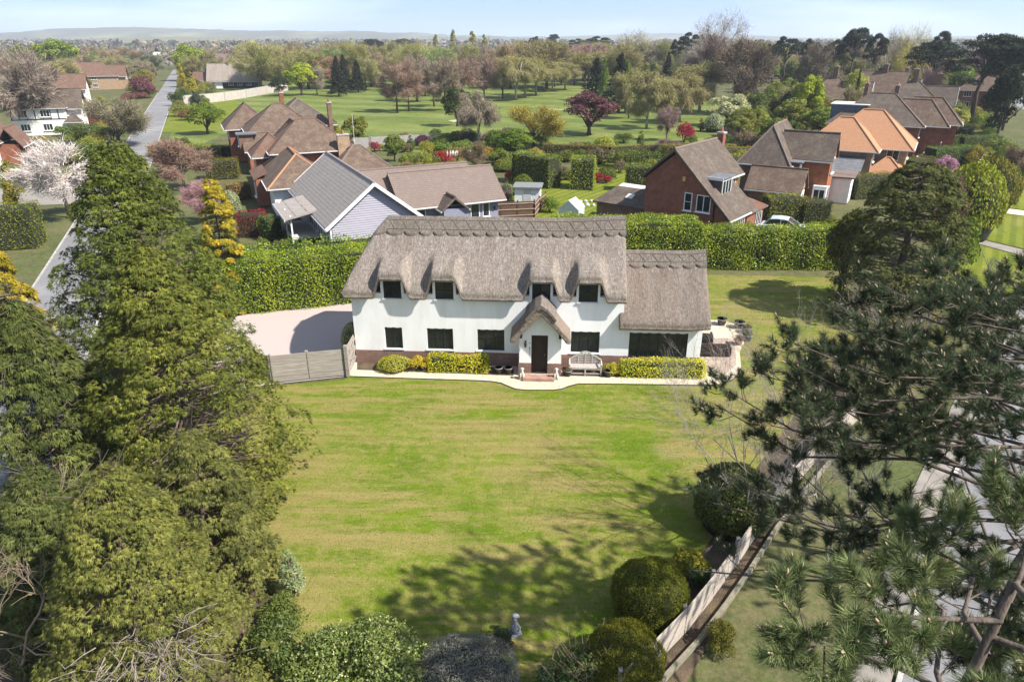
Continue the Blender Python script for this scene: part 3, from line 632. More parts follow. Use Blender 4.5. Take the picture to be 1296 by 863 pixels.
def window(parent, x0, x1, z0, z1, cols, rows, y=.07, fr=.065, mull=.055, mframe=None, mglass=None, sill=None, vent=False, split=None):
    # frame with its bars, every pane a piece of its own, and a sill
    mf = mframe or M_BLACK; b = MB()
    b.box(x0,x1,y,y+.07,z1-fr,z1); b.box(x0,x1,y,y+.07,z0,z0+fr); b.box(x0,x0+fr,y,y+.07,z0+fr,z1-fr); b.box(x1-fr,x1,y,y+.07,z0+fr,z1-fr)
    ix0, ix1, iz0, iz1 = x0+fr, x1-fr, z0+fr, z1-fr; cw = (ix1-ix0)/cols
    rz = [iz0+(iz1-iz0)*t for t in (split or [k/rows for k in range(rows+1)])]
    for k in range(1,cols): b.box(ix0+k*cw-mull/2, ix0+k*cw+mull/2, y, y+.07, iz0, iz1)
    for zz in rz[1:-1]:
        for k in range(cols): b.box(ix0+k*cw+(mull/2 if k else 0), ix0+(k+1)*cw-(mull/2 if k < cols-1 else 0), y+.012, y+.058, zz-.016, zz+.016)
    w_ = b.build('window', mf, parent)
    for k in range(cols):
        for q in range(len(rz)-1):
            MB().box(ix0+k*cw+mull/2*(k>0), ix0+(k+1)*cw-mull/2*(k<cols-1), y+.03, y+.042, rz[q]+(.016 if q else 0), rz[q+1]-(.016 if q < len(rz)-2 else 0)).build('pane', mglass or GLASS, w_)
        if vent: MB().box(ix0+(k+.22)*cw, ix0+(k+.78)*cw, y-.012, y, z1-.05, z1-.02).build('vent', WHITE, w_)
    if sill: MB().box(x0-.08,x1+.08,y-.14,y+.03,z0-.055,z0-.002).build('sill', sill, w_)
    return w_
def real_glass():
    m, nt, b = nodes('clear_dark_glass'); b.inputs['Base Color'].default_value = (.03,.038,.037,1); b.inputs['Roughness'].default_value = .03; b.inputs['Alpha'].default_value = .42; b.inputs['Specular IOR Level'].default_value = .6; return m
CG = real_glass()
for a,b_ in UP: window(ht, a, b_, 3.70, 4.64, 2, 2, sill=WHITE, mglass=CG)
for i,h in enumerate(LOW): window(ht, *h, 2 if i == 0 else 3, 2, sill=WHITE, vent=True, split=[0,.55,1], mglass=CG)
window(ht, *WG, 6, 1, sill=None, vent=True, mglass=CG, mull=.09)
thatch('thatch_roof', main_z, -.38, 14.17, -.45, 6.05, .075, .42, M_THATCH, 1, ht)
thatch('wing_thatch_roof', wing_z, 13.86, 18.48, -.5, 6.0, .08, .40, M_THATCH2, 2, ht)
ridge_cap('thatch_ridge', main_z, 1.62, 14.2, 2.8, .92, M_RIDGE, ht, hip=.75)
ridge_cap('wing_thatch_ridge', wing_z, 14.2, 18.52, 2.75, .86, M_RIDGE, ht)
# --- porch
po = MB()
for x0,x1 in ((8.80,9.42),(10.26,10.95)): po.box(x0,x1,-1.1,-.04,.72,2.28)
po.prism([(8.80,2.28),(10.95,2.28),(9.88,3.42)],'y',-1.1,-.0)
po.build('porch_wall', M_RENDER, ht)
for x0,x1 in ((8.77,9.42),(10.26,10.98)): MB().box(x0,x1,-1.13,-.04,0,.72).build('porch_plinth', M_PLINTH, ht)
A, PW = 9.88, [(0,4.02),(.5,3.55),(1.1,2.72),(1.53,2.22),(1.5,2.02),(1.30,2.03),(.8,2.72),(0,3.52)]
def vshape(pts, ax): return [(ax+u,v) for u,v in pts]+[(ax-u,v) for u,v in reversed(pts) if u > 0]
def vprism(pts, y0, y1):
    top = [p for p in pts[:5]]; bot = [p for p in pts[5:]]
    poly = [(A-u,v) for u,v in reversed(top)]+[(A+u,v) for u,v in top[1:]]+[(A+u,v) for u,v in bot]+[(A-u,v) for u,v in reversed(bot[:-1])]
    return MB().prism(poly,'y',y0,y1)
pr = vprism(PW,-1.62,.06).build('porch_roof', M_THATCHY, ht, bevel=.06)
P2 = [(0,4.14),(.3,3.93),(.55,3.67),(.80,3.34),(.72,3.22),(.5,3.5),(.3,3.72),(0,3.9)]
vprism(P2,-1.68,.04).build('porch_ridge', M_RIDGE, pr, bevel=.03)
for s in (-1,1): MB().bar((A+s*.06,-1.14,3.46),(A+s*1.32,-1.14,2.06),.05,.12).build('barge_board', M_BLACK, ht)
for s in (-1,1): MB().box(A+s*.98-.06,A+s*.98+.06,-1.36,-1.1,2.2,2.3).build('bracket', M_BLACK, ht)
d = MB().box(9.50,10.18,-.98,-.93,.24,2.20).build('door', M_OAKDOOR, ht)
for z0,z1 in ((.42,1.12),(1.24,1.98)):
    for x0 in (9.57,9.87): MB().box(x0,x0+.24,-.992,-.98,z0,z1).build('door_panel', M_OAKDOOR, d)
MB().prism([(9.84,1.48),(9.94,1.64),(9.84,1.8),(9.74,1.64)],'y',-1.0,-.985).build('door_pane', GLASS, d)
MB().tube([(10.12,-1.03,1.1),(10.12,-1.03,1.22)],[.018,.018],8).build('handle', mat('brass',(.4,.3,.12),rough=.35,metal=1), d)
df = MB(); df.box(9.42,9.50,-1.06,-.9,.2,2.28); df.box(10.18,10.26,-1.06,-.9,.2,2.28); df.box(9.50,10.18,-1.06,-.9,2.20,2.28); df.build('door_frame', M_OAKDOOR, ht)
MB().box(9.42,10.26,-1.1,-.5,.02,.2).build('threshold', M_BLACK, ht)
st = MB().box(9.02,10.62,-1.78,-1.13,0,.15).build('door_step', brick_mat('step_brick',(.42,.24,.17),(.36,.2,.14),(.4,.36,.3)), ht)
for k in range(14): MB().box(9.04+k*.113,9.04+k*.113+.1,-1.77,-1.55,.151,.166).build('brick', MATS['step_brick'], st)
for k in range(14): MB().box(9.04+k*.113,9.04+k*.113+.1,-1.54,-1.32,.151,.166).build('brick', MATS['step_brick'], st)
# --- lanterns on the walls
def lantern(x, y, z, label, rz=0):
    t = thing('wall_lantern', label, 'lantern', HL(x,y,z), HYAW+rz)
    MB().tube([(0,0,.0),(0,-.12,.06),(0,-.16,.0)],[.012,.012,.012],6).build('bracket', M_BLACK, t)
    MB().lathe([(.05,-.22),(.075,-.02),(.02,.06)],0,-.16,6).build('cage', M_BLACK, t)
    MB().lathe([(.052,-.2),(.07,-.04)],0,-.165,6).build('glass', GLASS, t)
    MB().box(-.04,.04,-.02,0,-.08,.08).build('back_plate', M_BLACK, t)
lantern(9.12,-1.105,1.9,'black wall lantern on the porch wall beside the front door')
lantern(-.005,.35,2.15,'black wall lantern on the end wall above the gate',R(-90))
# number on the porch wall: small dark characters, one above the other
pl = thing('house_sign','small dark characters fixed one above the other beside the front door','sign',HL(9.34,-1.1,1.2),HYAW)
for k,(z,hh) in enumerate(((.62,.05),(.30,.11),(.14,.11),(-.02,.11))):
    b = MB()
    if k in (0,): b.box(-.025,.025,-.014,-.002,z,z+hh)
    elif k == 1: b.box(-.03,.03,-.014,-.002,z,z+.02); b.box(-.03,.03,-.014,-.002,z+.09,z+.11); b.box(-.03,-.01,-.014,-.002,z+.02,z+.09); b.box(.01,.03,-.014,-.002,z+.02,z+.09)
    else: b.box(-.012,.012,-.014,-.002,z,z+hh)
    b.build('character', M_BLACK, pl)
# --- garden bench with a curved, scrolled back
def bench(loc, rz):
    t = thing('garden_bench','grey weathered garden bench with high curved slatted back by the front door','bench',loc,rz)
    m = mat('weathered_teak',(.46,.43,.39),(.34,.31,.28),6,.9,.4,.01,(3,1,1)); Wd = 1.62
    for x in (-Wd/2,0,Wd/2):
        MB().box(x-.035,x+.035,-.55,-.48,0,.40 if x == 0 else .62).build('leg', m, t)
        MB().box(x-.035,x+.035,-.06,.0,0,.44).build('leg', m, t)
    for k in range(5): MB().box(-Wd/2,Wd/2,-.55+k*.11,-.55+k*.11+.085,.42,.445).build('seat_slat', m, t)
    MB().box(-Wd/2+.04,Wd/2-.04,-.54,-.51,.34,.41).build('front_rail', m, t)
    MB().box(-Wd/2+.04,Wd/2-.04,-.53,-.50,.08,.13).build('stretcher', m, t)
    prof = [(-.81,.70),(-.70,.74),(-.62,.84),(-.48,.88),(-.36,.92),(-.27,1.04),(-.13,1.11),(0,1.13)]
    pts = prof+[(-x,z) for x,z in reversed(prof[:-1])]
    b = MB()
    for a,q in zip(pts,pts[1:]): b.bar((a[0],-.03,a[1]),(q[0],-.03,q[1]),.05,.07)
    b.build('back_rail', m, t)
    def topz(x):
        for a,q in zip(pts,pts[1:]):
            if a[0] <= x <= q[0]: return a[1]+(q[1]-a[1])*(x-a[0])/(q[0]-a[0])
        return .7
    for x in (-.78,-.36,0,.36,.78): MB().box(x-.03,x+.03,-.055,-.005,.44,topz(x)-.02).build('back_post', m, t)
    for z in (.52,.62,.72,.82,.92,1.02):
        xm = max([x for x in np.linspace(0,.78,60) if topz(x) > z+.04] or [0])
        if xm > .1: MB().box(-xm,xm,-.04,-.02,z-.02,z+.02).build('back_slat', m, t)
    for s in (-1,1):
        MB().tube([(s*.80,-.02,.70),(s*.82,-.2,.68),(s*.82,-.42,.66),(s*.82,-.56,.64),(s*.82,-.6,.60),(s*.82,-.57,.57)],[.04,.04,.04,.045,.04,.03],8).build('armrest', m, t, smooth=True)
bench(HL(12.22,-.42,.004), HYAW)
def pot(px, py, label, r=.2, h=.36, m=None, plantcol=None, ph=.3, kind='bush', off=.004, loc=None):
    p = loc or G(px,py); t = thing('plant_pot', label, 'pot', (p.x,p.y,off), 0)
    m = m or mat('black_glaze',(.02,.02,.022),(.035,.03,.03),6,.3); s = r/.2
    MB().lathe([(.13*s,0),(.165*s,h*.4),(.19*s,h*.86),(.215*s,h*.88),(.215*s,h),(.18*s,h),(.175*s,h*.9),(.0,h*.9)],0,0,20,False).build('pot', m, t, smooth=False)
    MB().lathe([(.0,h*.9),(.176*s,h*.91)],0,0,16,False).build('soil', M_SOIL, t)
    MB().lathe([(.217*s,h*.89),(.222*s,h*.95),(.217*s,h*1.005)],0,0,20,False).build('rim', mat('pot_rim',(.35,.33,.29),(.25,.23,.2),8,.8), t)
    if plantcol:
        q = PR[kind][0]; f = link('plant', q['crown'], None, t, color=plantcol, loc=(0,0,h*.75)); k = r*1.25/q['r']; f.scale = (k,k,ph/q['h'])
    return t
pot(631,472.5,'dark glazed pot with pale rim between the golden hedge and its twin pot',.2,.36)
pot(643.5,472.8,'dark glazed pot with pale rim close against the side of the porch',.2,.36)
pot(718.5,475.5,'dark pot with dried plant between the door step and the bench',.21,.34,plantcol=(.16,.13,.07),ph=.22)
pot(769.5,476.5,'dark glazed pot with pale rim between the bench and the clipped hedge',.21,.36)
# terrace pots
pot(913,411,'square-shouldered black pot at the back edge of the terrace',.3,.42,plantcol=None)
pot(935,415,'black pot on the terrace corner beside the lawn',.32,.42,plantcol=None)
pot(944.5,421,'low blue-grey pot at the terrace edge',.28,.35,mat('blue_glaze',(.09,.11,.15),(.05,.06,.09),5,.35),plantcol=(.12,.10,.05),ph=.3)
pot(945,431,'rounded dark blue pot at the terrace edge with spiky plant',.3,.4,mat('navy_glaze',(.03,.035,.05),(.05,.055,.07),5,.35),plantcol=(.12,.13,.05),ph=.35)
pot(934,436,'terracotta pot with brown shrub at the terrace edge',.25,.3,mat('terracotta',(.30,.14,.08),(.22,.10,.06),5,.9),plantcol=(.16,.09,.05),ph=.45)
# small seated stone figures either side of the step
def stone_dog(px, py, label):
    p = G(px,py); t = thing('stone_figure', label, 'statue', (p.x,p.y,.004), HYAW)
    MB().box(-.12,.12,-.14,.14,0,.06).build('base', M_STONE, t, bevel=.01)
    b = MB(); b.tube([(0,.09,.05),(0,.07,.2),(0,.0,.38),(0,-.03,.47),(0,-.05,.55)],[.12,.135,.10,.065,.06],12)
    b.tube([(0,-.0,.55),(0,-.06,.60),(0,-.12,.57),(0,-.17,.545)],[.07,.085,.06,.035],10)
    for s in (-1,1):
        b.tube([(s*.06,-.05,.35),(s*.065,-.1,.2),(s*.065,-.11,.06)],[.045,.035,.04],8); b.tube([(s*.11,.08,.13),(s*.12,-.02,.09),(s*.1,-.1,.075)],[.065,.06,.04],8)
        b.tube([(s*.06,-.03,.63),(s*.085,-.02,.58),(s*.08,-.03,.51)],[.025,.035,.015],6)
    b.build('figure', M_STONE, t, smooth=True)
stone_dog(660.5,479.5,'pale stone seated animal figure beside the brick step, window side')
stone_dog(703.5,480.0,'pale stone seated animal figure beside the brick step, bench side')
# rattan furniture on the terrace
M_RATTAN = mat('dark_rattan',(.035,.025,.022),(.02,.015,.014),30,.6,.6,.01)
def armchair(px, py, rz, label, cover=None):
    p = G(px,py); t = thing('rattan_armchair', label, 'armchair', (p.x,p.y,.012), rz)
    MB().box(-.4,.4,-.4,.4,.05,.3).build('seat_base', M_RATTAN, t, bevel=.02); MB().box(-.4,.4,.3,.42,.3,.75).build('backrest', M_RATTAN, t, bevel=.03)
    for s in (-1,1): MB().box(s*.42-.06,s*.42+.06,-.4,.42,.05,.56).build('armrest', M_RATTAN, t, bevel=.02)
    MB().box(-.34,.34,-.38,.28,.3,.42).build('cushion', cover or mat('grey_cushion',(.10,.10,.11)), t, bevel=.04)
armchair(890,434,R(170),'dark rattan armchair with pale grey cover against the end wall', mat('pale_cover',(.5,.52,.55)))
b = thing('rattan_sofa','long dark rattan sofa on the brick terrace by the end wall','sofa',G(895,447)+Vector((0,0,.012)),R(-3))
MB().box(-1.05,1.05,-.4,.4,.05,.32).build('seat_base',M_RATTAN,b,bevel=.02); MB().box(-1.05,1.05,-.52,-.4,.05,.78).build('backrest',M_RATTAN,b,bevel=.03)
for s in (-1,1): MB().box(s*1.1-.07,s*1.1+.07,-.5,.4,.05,.58).build('armrest',M_RATTAN,b,bevel=.02)
for k in range(3): MB().box(-1.0+k*.67,-.36+k*.67,-.36,.38,.32,.44).build('cushion',mat('grey_cushion',(.10,.10,.11)),b,bevel=.04)
# --- clipped golden shrubs under the windows
hedge('clipped_golden_hedge', HL(14.0,-.72), HL(18.35,-.62), .95, .82, (.52,.53,.02), 'clipped yellow green hedge under the wide wing window', .075, 420, 31)
hedge('clipped_golden_hedge', HL(4.05,-.62), HL(7.15,-.58), .9, .80, (.50,.48,.02), 'clipped golden hedge under the two middle ground floor windows',.085,330,32)
p = HL(3.55,-.66); plant_at('bush',p.x,p.y,.85,.62,(.48,.38,.03),'golden_shrub','loose bright gold shrub at the end of the clipped hedge','shrub')
p = HL(2.15,-.6); plant_at('dome',p.x,p.y,.58,.85,(.40,.40,.05),'golden_shrub','low rounded yellow green shrub below the smallest ground floor window','shrub')
p = HL(13.6,-.72); plant_at('bush',p.x,p.y,.8,.55,(.40,.37,.04),'golden_shrub','loose yellow shrub at the bench end of the clipped hedge','shrub')
# variegated shrub by the gate
p = HL(-.45,1.15); plant_at('dome',p.x,p.y,1.75,.62,(.36,.38,.16),'variegated_shrub','cream variegated rounded shrub at the cottage corner behind the gate','shrub')
# --- board fence and gate by the drive
def board_fence(name, pts, h, label, m, rows, post_h=.12, post_w=.12, bw=.028):
    # posts at every point, planks laid one above the other between them
    p0 = Vector(pts[0]); t = thing(name, label, 'fence', (p0.x,p0.y,0))
    for k, p in enumerate(pts):
        q = Vector(p)-p0; MB().box(q.x-post_w/2,q.x+post_w/2,q.y-post_w/2,q.y+post_w/2,0,h+post_h).build('post', m, t)
    rr = random.Random(len(pts))
    for a,b_ in zip(pts,pts[1:]):
        a = Vector(a)-p0; b_ = Vector(b_)-p0; ph = (h-.06)/rows; d = (b_-a).normalized(); n = Vector((-d.y,d.x))
        for k in range(rows):
            o = n*(-.085+rr.uniform(-.008,.008)); z0 = .06+k*ph; e = d*.02
            q = MB().bar((a.x+o.x+e.x,a.y+o.y+e.y,z0+ph/2),(b_.x+o.x-e.x,b_.y+o.y-e.y,z0+ph/2+rr.uniform(-.006,.006)),bw,ph-.022)
            q.build('plank', m, t)
    return t
fp = [G(322,474),G(346,484.5),G(392,479.5),G(438,475)]
fp = [(p.x,p.y) for p in fp]
board_fence('board_fence', fp, 1.55, 'weathered grey board fence of wide planks beside the gravel drive', M_FENCE, 5, .05, .13)
g0 = G(441,476); g1 = HL(-.1,.15)
t = thing('garden_gate','weathered wooden gate with cross brace between fence and cottage wall','gate',(g0.x,g0.y,0)); dd = Vector((g1.x-g0.x,g1.y-g0.y,0))
for f in (0.0,): MB().box(-.09,.09,-.09,.09,0,1.75).build('gate_post', M_FENCE, t)
for k in range(8):
    a = dd*(.08+.88*k/8); e = dd*(.08+.88*(k+1)/8-.012); MB().bar((a.x,a.y,.85),(e.x,e.y,.85),.03,1.5).build('board', M_FENCE, t)
sd = Vector((-dd.y,dd.x,0)).normalized()*-.04
for z in (.3,.9,1.45): MB().bar(dd*.08+sd+Vector((0,0,z)),dd*.95+sd+Vector((0,0,z)),.03,.1).build('rail', M_FENCE, t)
for za,zb in ((.35,.85),(.85,.35),(.95,1.4),(1.4,.95)): MB().bar(dd*.1+sd*1.6+Vector((0,0,za)),dd*.93+sd*1.6+Vector((0,0,zb)),.03,.08).build('brace', M_FENCE, t)
# ================================================================== the neighbours' houses
T_BROWN = tile_mat('brown_tiles', (.125,.08,.06), (.155,.10,.075), (.19,.15,.105))
T_DARK = tile_mat('dark_tiles', (.105,.078,.064), (.13,.097,.08), (.165,.138,.098))
T_RED = tile_mat('russet_tiles', (.16,.085,.06), (.19,.10,.07), (.18,.135,.10))
T_PINK = tile_mat('pinkish_tiles', (.205,.155,.13), (.24,.18,.152), (.165,.13,.11), .14)
T_GREY = tile_mat('grey_tiles', (.33,.285,.255), (.40,.345,.31), (.34,.30,.26), .2, bump_s=.35)
T_ORANGE = tile_mat('orange_tiles', (.46,.235,.125), (.50,.265,.145), (.40,.215,.125))
T_SLATE = tile_mat('slate', (.14,.145,.155), (.17,.175,.185), (.2,.2,.2), .2)
B_RED = brick_mat('red_brick', (.27,.095,.055), (.22,.075,.045), (.26,.18,.13))
B_ORANGE = brick_mat('orange_brick', (.36,.125,.055), (.30,.10,.045), (.30,.19,.13))
B_BROWN = brick_mat('brown_brick', (.20,.115,.08), (.16,.09,.065), (.24,.19,.15))
B_TAN = brick_mat('tan_brick', (.40,.27,.17), (.34,.23,.145), (.38,.30,.22))
M_GUTTER = mat('gutter', (.62,.61,.59), (.5,.49,.47), 3, .6)
M_CREAM = mat('cream_render', (.72,.69,.62), (.65,.62,.55), 2, .85)
M_LILAC = mat('lilac_board', (.36,.345,.39), (.33,.315,.36), 3, .7, .1, .01, (.2,1,1))
M_LILAC2 = mat('blue_grey_board', (.23,.24,.31), (.2,.21,.27), 3, .7)
class House:
    def __init__(s, name, label, x, y, deg, cat='house'):
        s.t = thing(name, label, cat, (x,y,0), R(deg))
    def walls(s, x0,x1,y0,y1,z0,z1,m,name='wall'): return MB().box(x0,x1,y0,y1,z0,z1).build(name,m,s.t)
    def gable_wall(s, axis, at, u0,u1,z0,z1,m,th=.2,um=None):
        return MB().prism([(u0,z0),(u1,z0),((u0+u1)/2 if um is None else um,z1)],axis,at-th/2,at+th/2).build('gable',m,s.t)
    def gable(s, axis, u0,u1,a,b,ze,zr,m,ov=.35,th=.16,um=None,zu1=None,white=False,ridge=None):
        # two slopes over u0..u1, running from a to b
        um = (u0+u1)/2 if um is None else um; ze1 = ze if zu1 is None else zu1
        s0, s1 = (zr-ze)/(um-u0), (zr-ze1)/(u1-um)
        poly = [(u0-ov,ze-ov*s0),(um,zr),(u1+ov,ze1-ov*s1),(u1+ov,ze1-ov*s1+th*1.2),(um,zr+th*1.35),(u0-ov,ze-ov*s0+th*1.2)]
        r = MB().prism(poly,axis,a-ov,b+ov).build('roof',m,s.t)
        P = (lambda u,v,t: (u,t,v)) if axis == 'y' else (lambda u,v,t: (t,u,v))
        q = MB(); n = max(3,int((b-a)/.9)); q.tube([P(um,zr+th*1.3,a-ov+(b-a+2*ov)*k/n) for k in range(n+1)],[.11]*(n+1),6); q.build('ridge_tiles',ridge or m,r)
        for (u,zz,sl) in ((u0-ov,ze-ov*s0,1),(u1+ov,ze1-ov*s1,-1)):
            MB().bar(P(u-sl*.03,zz+.06,a-ov),P(u-sl*.03,zz+.06,b+ov),.11,.12).build('gutter',M_GUTTER,r)
        if white:
            for at in (a-ov-.015, b+ov+.015):
                MB().bar(P(u0-ov,ze-ov*s0+.08,at),P(um,zr+.1,at),.04,.26).build('bargeboard',WHITE,r); MB().bar(P(um,zr+.1,at),P(u1+ov,ze1-ov*s1+.08,at),.04,.26).build('bargeboard',WHITE,r)
        return r
    def hip(s, x0,x1,y0,y1,ze,zr,m,ov=.4,ends=(1,1),ridge=None,gut=True):
        # hipped roof, ridge along the longer side; ends=0 leaves that end upright
        X0,X1,Y0,Y1 = x0-ov,x1+ov,y0-ov,y1+ov; al = 'x' if (X1-X0) >= (Y1-Y0) else 'y'
        half = min(X1-X0,Y1-Y0)/2; z0 = ze-ov*(zr-ze)/half
        if al == 'x':
            ym = (Y0+Y1)/2; a = (X0+half*.95*ends[0],ym,zr); b_ = (X1-half*.95*ends[1],ym,zr)
        else:
            xm = (X0+X1)/2; a = (xm,Y0+half*.95*ends[0],zr); b_ = (xm,Y1-half*.95*ends[1],zr)
        E = [(X0,Y0,z0),(X1,Y0,z0),(X1,Y1,z0),(X0,Y1,z0)]; Eb = [(x,y,z-.12) for x,y,z in E]
        V = E+[a,b_]+Eb
        if al == 'x': F = [(0,1,5,4),(2,3,4,5),(3,0,4),(1,2,5)]
        else: F = [(0,1,4),(1,2,5,4),(2,3,5),(3,0,4,5)]
        F += [(0,6,7,1),(1,7,8,2),(2,8,9,3),(3,9,6,0),(9,8,7,6)]
        r = MB().add(V,F).build('roof',m,s.t)
        q = MB(); q.tube([a,b_],[.1,.1],6)
        hips = ((0,a),(3,a),(1,b_),(2,b_)) if al == 'x' else ((0,a),(1,a),(3,b_),(2,b_))
        for i,p in hips: q.tube([E[i],p],[.09,.09],6)
        q.build('ridge_tiles',ridge or m,r)
        if gut:
            for i in range(4):
                p,w_ = E[i],E[(i+1)%4]; c = Vector(((p[0]+w_[0])/2-(X0+X1)/2,(p[1]+w_[1])/2-(Y0+Y1)/2,0)).normalized()*.06
                MB().bar(Vector(p)+c-Vector((0,0,.06)),Vector(w_)+c-Vector((0,0,.06)),.1,.1).build('gutter',M_GUTTER,r)
        return r
    def slab(s, pts, th, m, name='roof'):
        V = [Vector(p) for p in pts]; n = len(V); return MB().add(V+[v-Vector((0,0,th)) for v in V],[tuple(range(n)),tuple(range(2*n-1,n-1,-1))]+[(i,i+n,(i+1)%n+n,(i+1)%n) for i in range(n)]).build(name,m,s.t)
    def win(s, face, at, u0,u1,z0,z1,cols=2,rows=1,mframe=None,sill=True):
        w_ = window(s.t, 0,u1-u0,z0,z1,cols,rows,y=-.06,fr=.07,mull=.06,mframe=mframe or WHITE,mglass=GLASS,sill=WHITE if sill else None)
        if face == '-y': w_.location = (u0,at,0)
        elif face == '+x': w_.location = (at,u0,0); w_.rotation_euler = (0,0,R(90))
        elif face == '-x': w_.location = (at,u1,0); w_.rotation_euler = (0,0,R(-90))
        return w_
    def chimney(s, x,y,z0,z1,m=None,w=.55,d=.8,pots=2):
        c = MB().box(x-w/2,x+w/2,y-d/2,y+d/2,z0,z1).build('chimney',m or B_RED,s.t); MB().box(x-w/2-.06,x+w/2+.06,y-d/2-.06,y+d/2+.06,z1,z1+.14).build('cap',M_KERB,c)
        for k in range(pots): MB().lathe([(.13,z1+.14),(.11,z1+.5),(.13,z1+.52)],x,y+(k-(pots-1)/2)*.35,10).build('chimney_pot',mat('terracotta_pot',(.4,.17,.09)),c)
    def box(s,name,m,*a): return MB().box(*a).build(name,m,s.t)
# --- grey weatherboarded bungalow behind the laurel hedge
h = House('weatherboarded_bungalow','lilac grey weatherboarded bungalow with grey tiled gable roof and balcony',-14.1,52.0,26)
h.walls(.15,7.1,.1,16,0,2.75,M_LILAC2)
gb = MB().prism([(0.1,2.6),(7.15,2.6),(3.62,5.45)],'y',.04,.25).build('gable',M_LILAC,h.t)
for k in range(29):                                     # the boards, each lapping the one below
    z = .15+k*.182; hw = 3.5 if z < 2.62 else 3.5*(1-(z-2.62)/2.86)
    if hw > .12: MB().add([(3.62-hw,-.02,z),(3.62+hw,-.02,z),(3.62+hw,.035,z+.18),(3.62-hw,.035,z+.18),(3.62-hw,.06,z),(3.62+hw,.06,z),(3.62+hw,.06,z+.18),(3.62-hw,.06,z+.18)],[(0,1,2,3),(0,4,5,1),(3,2,6,7),(1,5,6,2),(0,3,7,4)]).build('weatherboard',M_LILAC,gb)
h.gable('y',0,7.25,.0,16.4,2.75,5.6,T_GREY,ov=.45,white=True)
for s_ in (0,7.25): MB().box(s_-.06,s_+.06,-.03,.09,0,2.7).build('corner_board',WHITE,h.t)
for k,y in enumerate((1.2,2.6,4.0)): h.win('-x',.13,y,y+.9,.3,2.3,1,1)
h.box('balcony_floor',M_STONE,-2.2,.1,5.2,11,.55,.75); h.box('balcony_glass',CG,-2.18,-2.14,5.3,10.9,.8,1.7); h.box('balcony_rail',WHITE,-2.22,-2.1,5.2,11,1.7,1.76)
for y in (5.2,8,11): h.box('balcony_post',WHITE,-2.22,-2.1,y-.05,y+.05,0,2.6)
h.slab([(-2.7,4.8,2.42),(.0,4.8,2.95),(.0,11.4,2.95),(-2.7,11.4,2.42)],.15,T_GREY); h.box('balcony_fascia',WHITE,-2.72,-2.66,4.8,11.4,2.2,2.42)
for y in (6,8): h.win('-x',.13,y,y+1.6,.8,2.3,2,1)
h.walls(7.1,16.4,4.4,10,0,2.6,M_LILAC2)
h.gable('x',4.1,10.2,7.2,16.6,2.6,4.85,T_PINK,ov=.35,th=.14)
h.gable('x',5.6,11.4,4.5,14.8,2.9,5.05,T_PINK,ov=.25,th=.14)
for x,w_,zz in ((8.1,1.2,.9),(13.6,.9,.3),(14.8,.7,.9)): h.win('-y',4.4,x,x+w_,zz,2.2,1,1)
for x in (11.4,16.0): MB().lathe([(.08,1.5),(.1,1.7),(.04,1.8)],x,4.3,8).build('wall_light',M_BLACK,h.t)
h.gable('y',10.3,12.5,2.6,4.3,2.3,3.2,T_DARK,ov=.2); h.walls(10.4,12.4,2.7,4.3,0,2.3,M_LILAC2,'porch_wall')
# --- red brick house with white garage
h = House('brick_house','red brick house with brown hipped roofs and a white front garage',-25.8,75.4,24)
h.walls(.2,8.6,.2,7,0,4.9,B_RED); h.hip(0,8.8,0,7.2,4.9,7.7,T_BROWN,ridge=T_RED)
h.walls(1.4,5.2,5,10.5,0,4.9,B_RED); h.hip(1.2,5.4,3,10.7,4.9,7.3,T_RED)
h.walls(-1.6,1.5,2,6,0,4.4,B_RED); h.hip(-1.7,2.2,1.9,6.1,4.4,6.3,T_RED)
h.win('-y',.2,1.4,2.3,3.2,4.4,2,1); h.win('-x',-1.6,3,4.2,3.0,4.1,2,1); h.win('-x',-1.6,3,4.2,.6,2.0,2,1)
h.chimney(7.6,-.3,0,6.2,B_TAN,1.3,.6); MB().tube([(8.9,0,5),(8.9,0,8.4)],[.03,.02],6).build('aerial',M_GUTTER,h.t)
MB().tube([(4.6,.1,4.8),(4.7,.05,4.4),(6.2,.05,4.1),(6.3,.05,1)],[.06]*4,6).build('drainpipe',M_BLACK,h.t)
h.walls(-1.2,4.4,-9.2,.2,0,3.0,WHITE,'garage_wall'); h.hip(-1.4,4.6,-9.4,1.6,3.0,5.4,T_BROWN,ridge=T_ORANGE)
gd = h.box('garage_door',WHITE,-.4,3.4,-9.26,-9.2,0,2.3)
for k in range(5): MB().box(-.35,3.35,-9.28,-9.262,.1+k*.45,.1+k*.45+.4).build('panel',WHITE,gd)
h.slab([(-2.6,-4.5,2.9),(-1.2,-4.5,3.5),(-1.2,.8,3.5),(-2.6,.8,2.9)],.15,T_RED); h.walls(-2.4,-1.2,-4.4,.7,0,2.8,B_RED,'porch_wall'); h.win('-x',-2.4,-3.5,-2.2,.8,2.2,2,1)
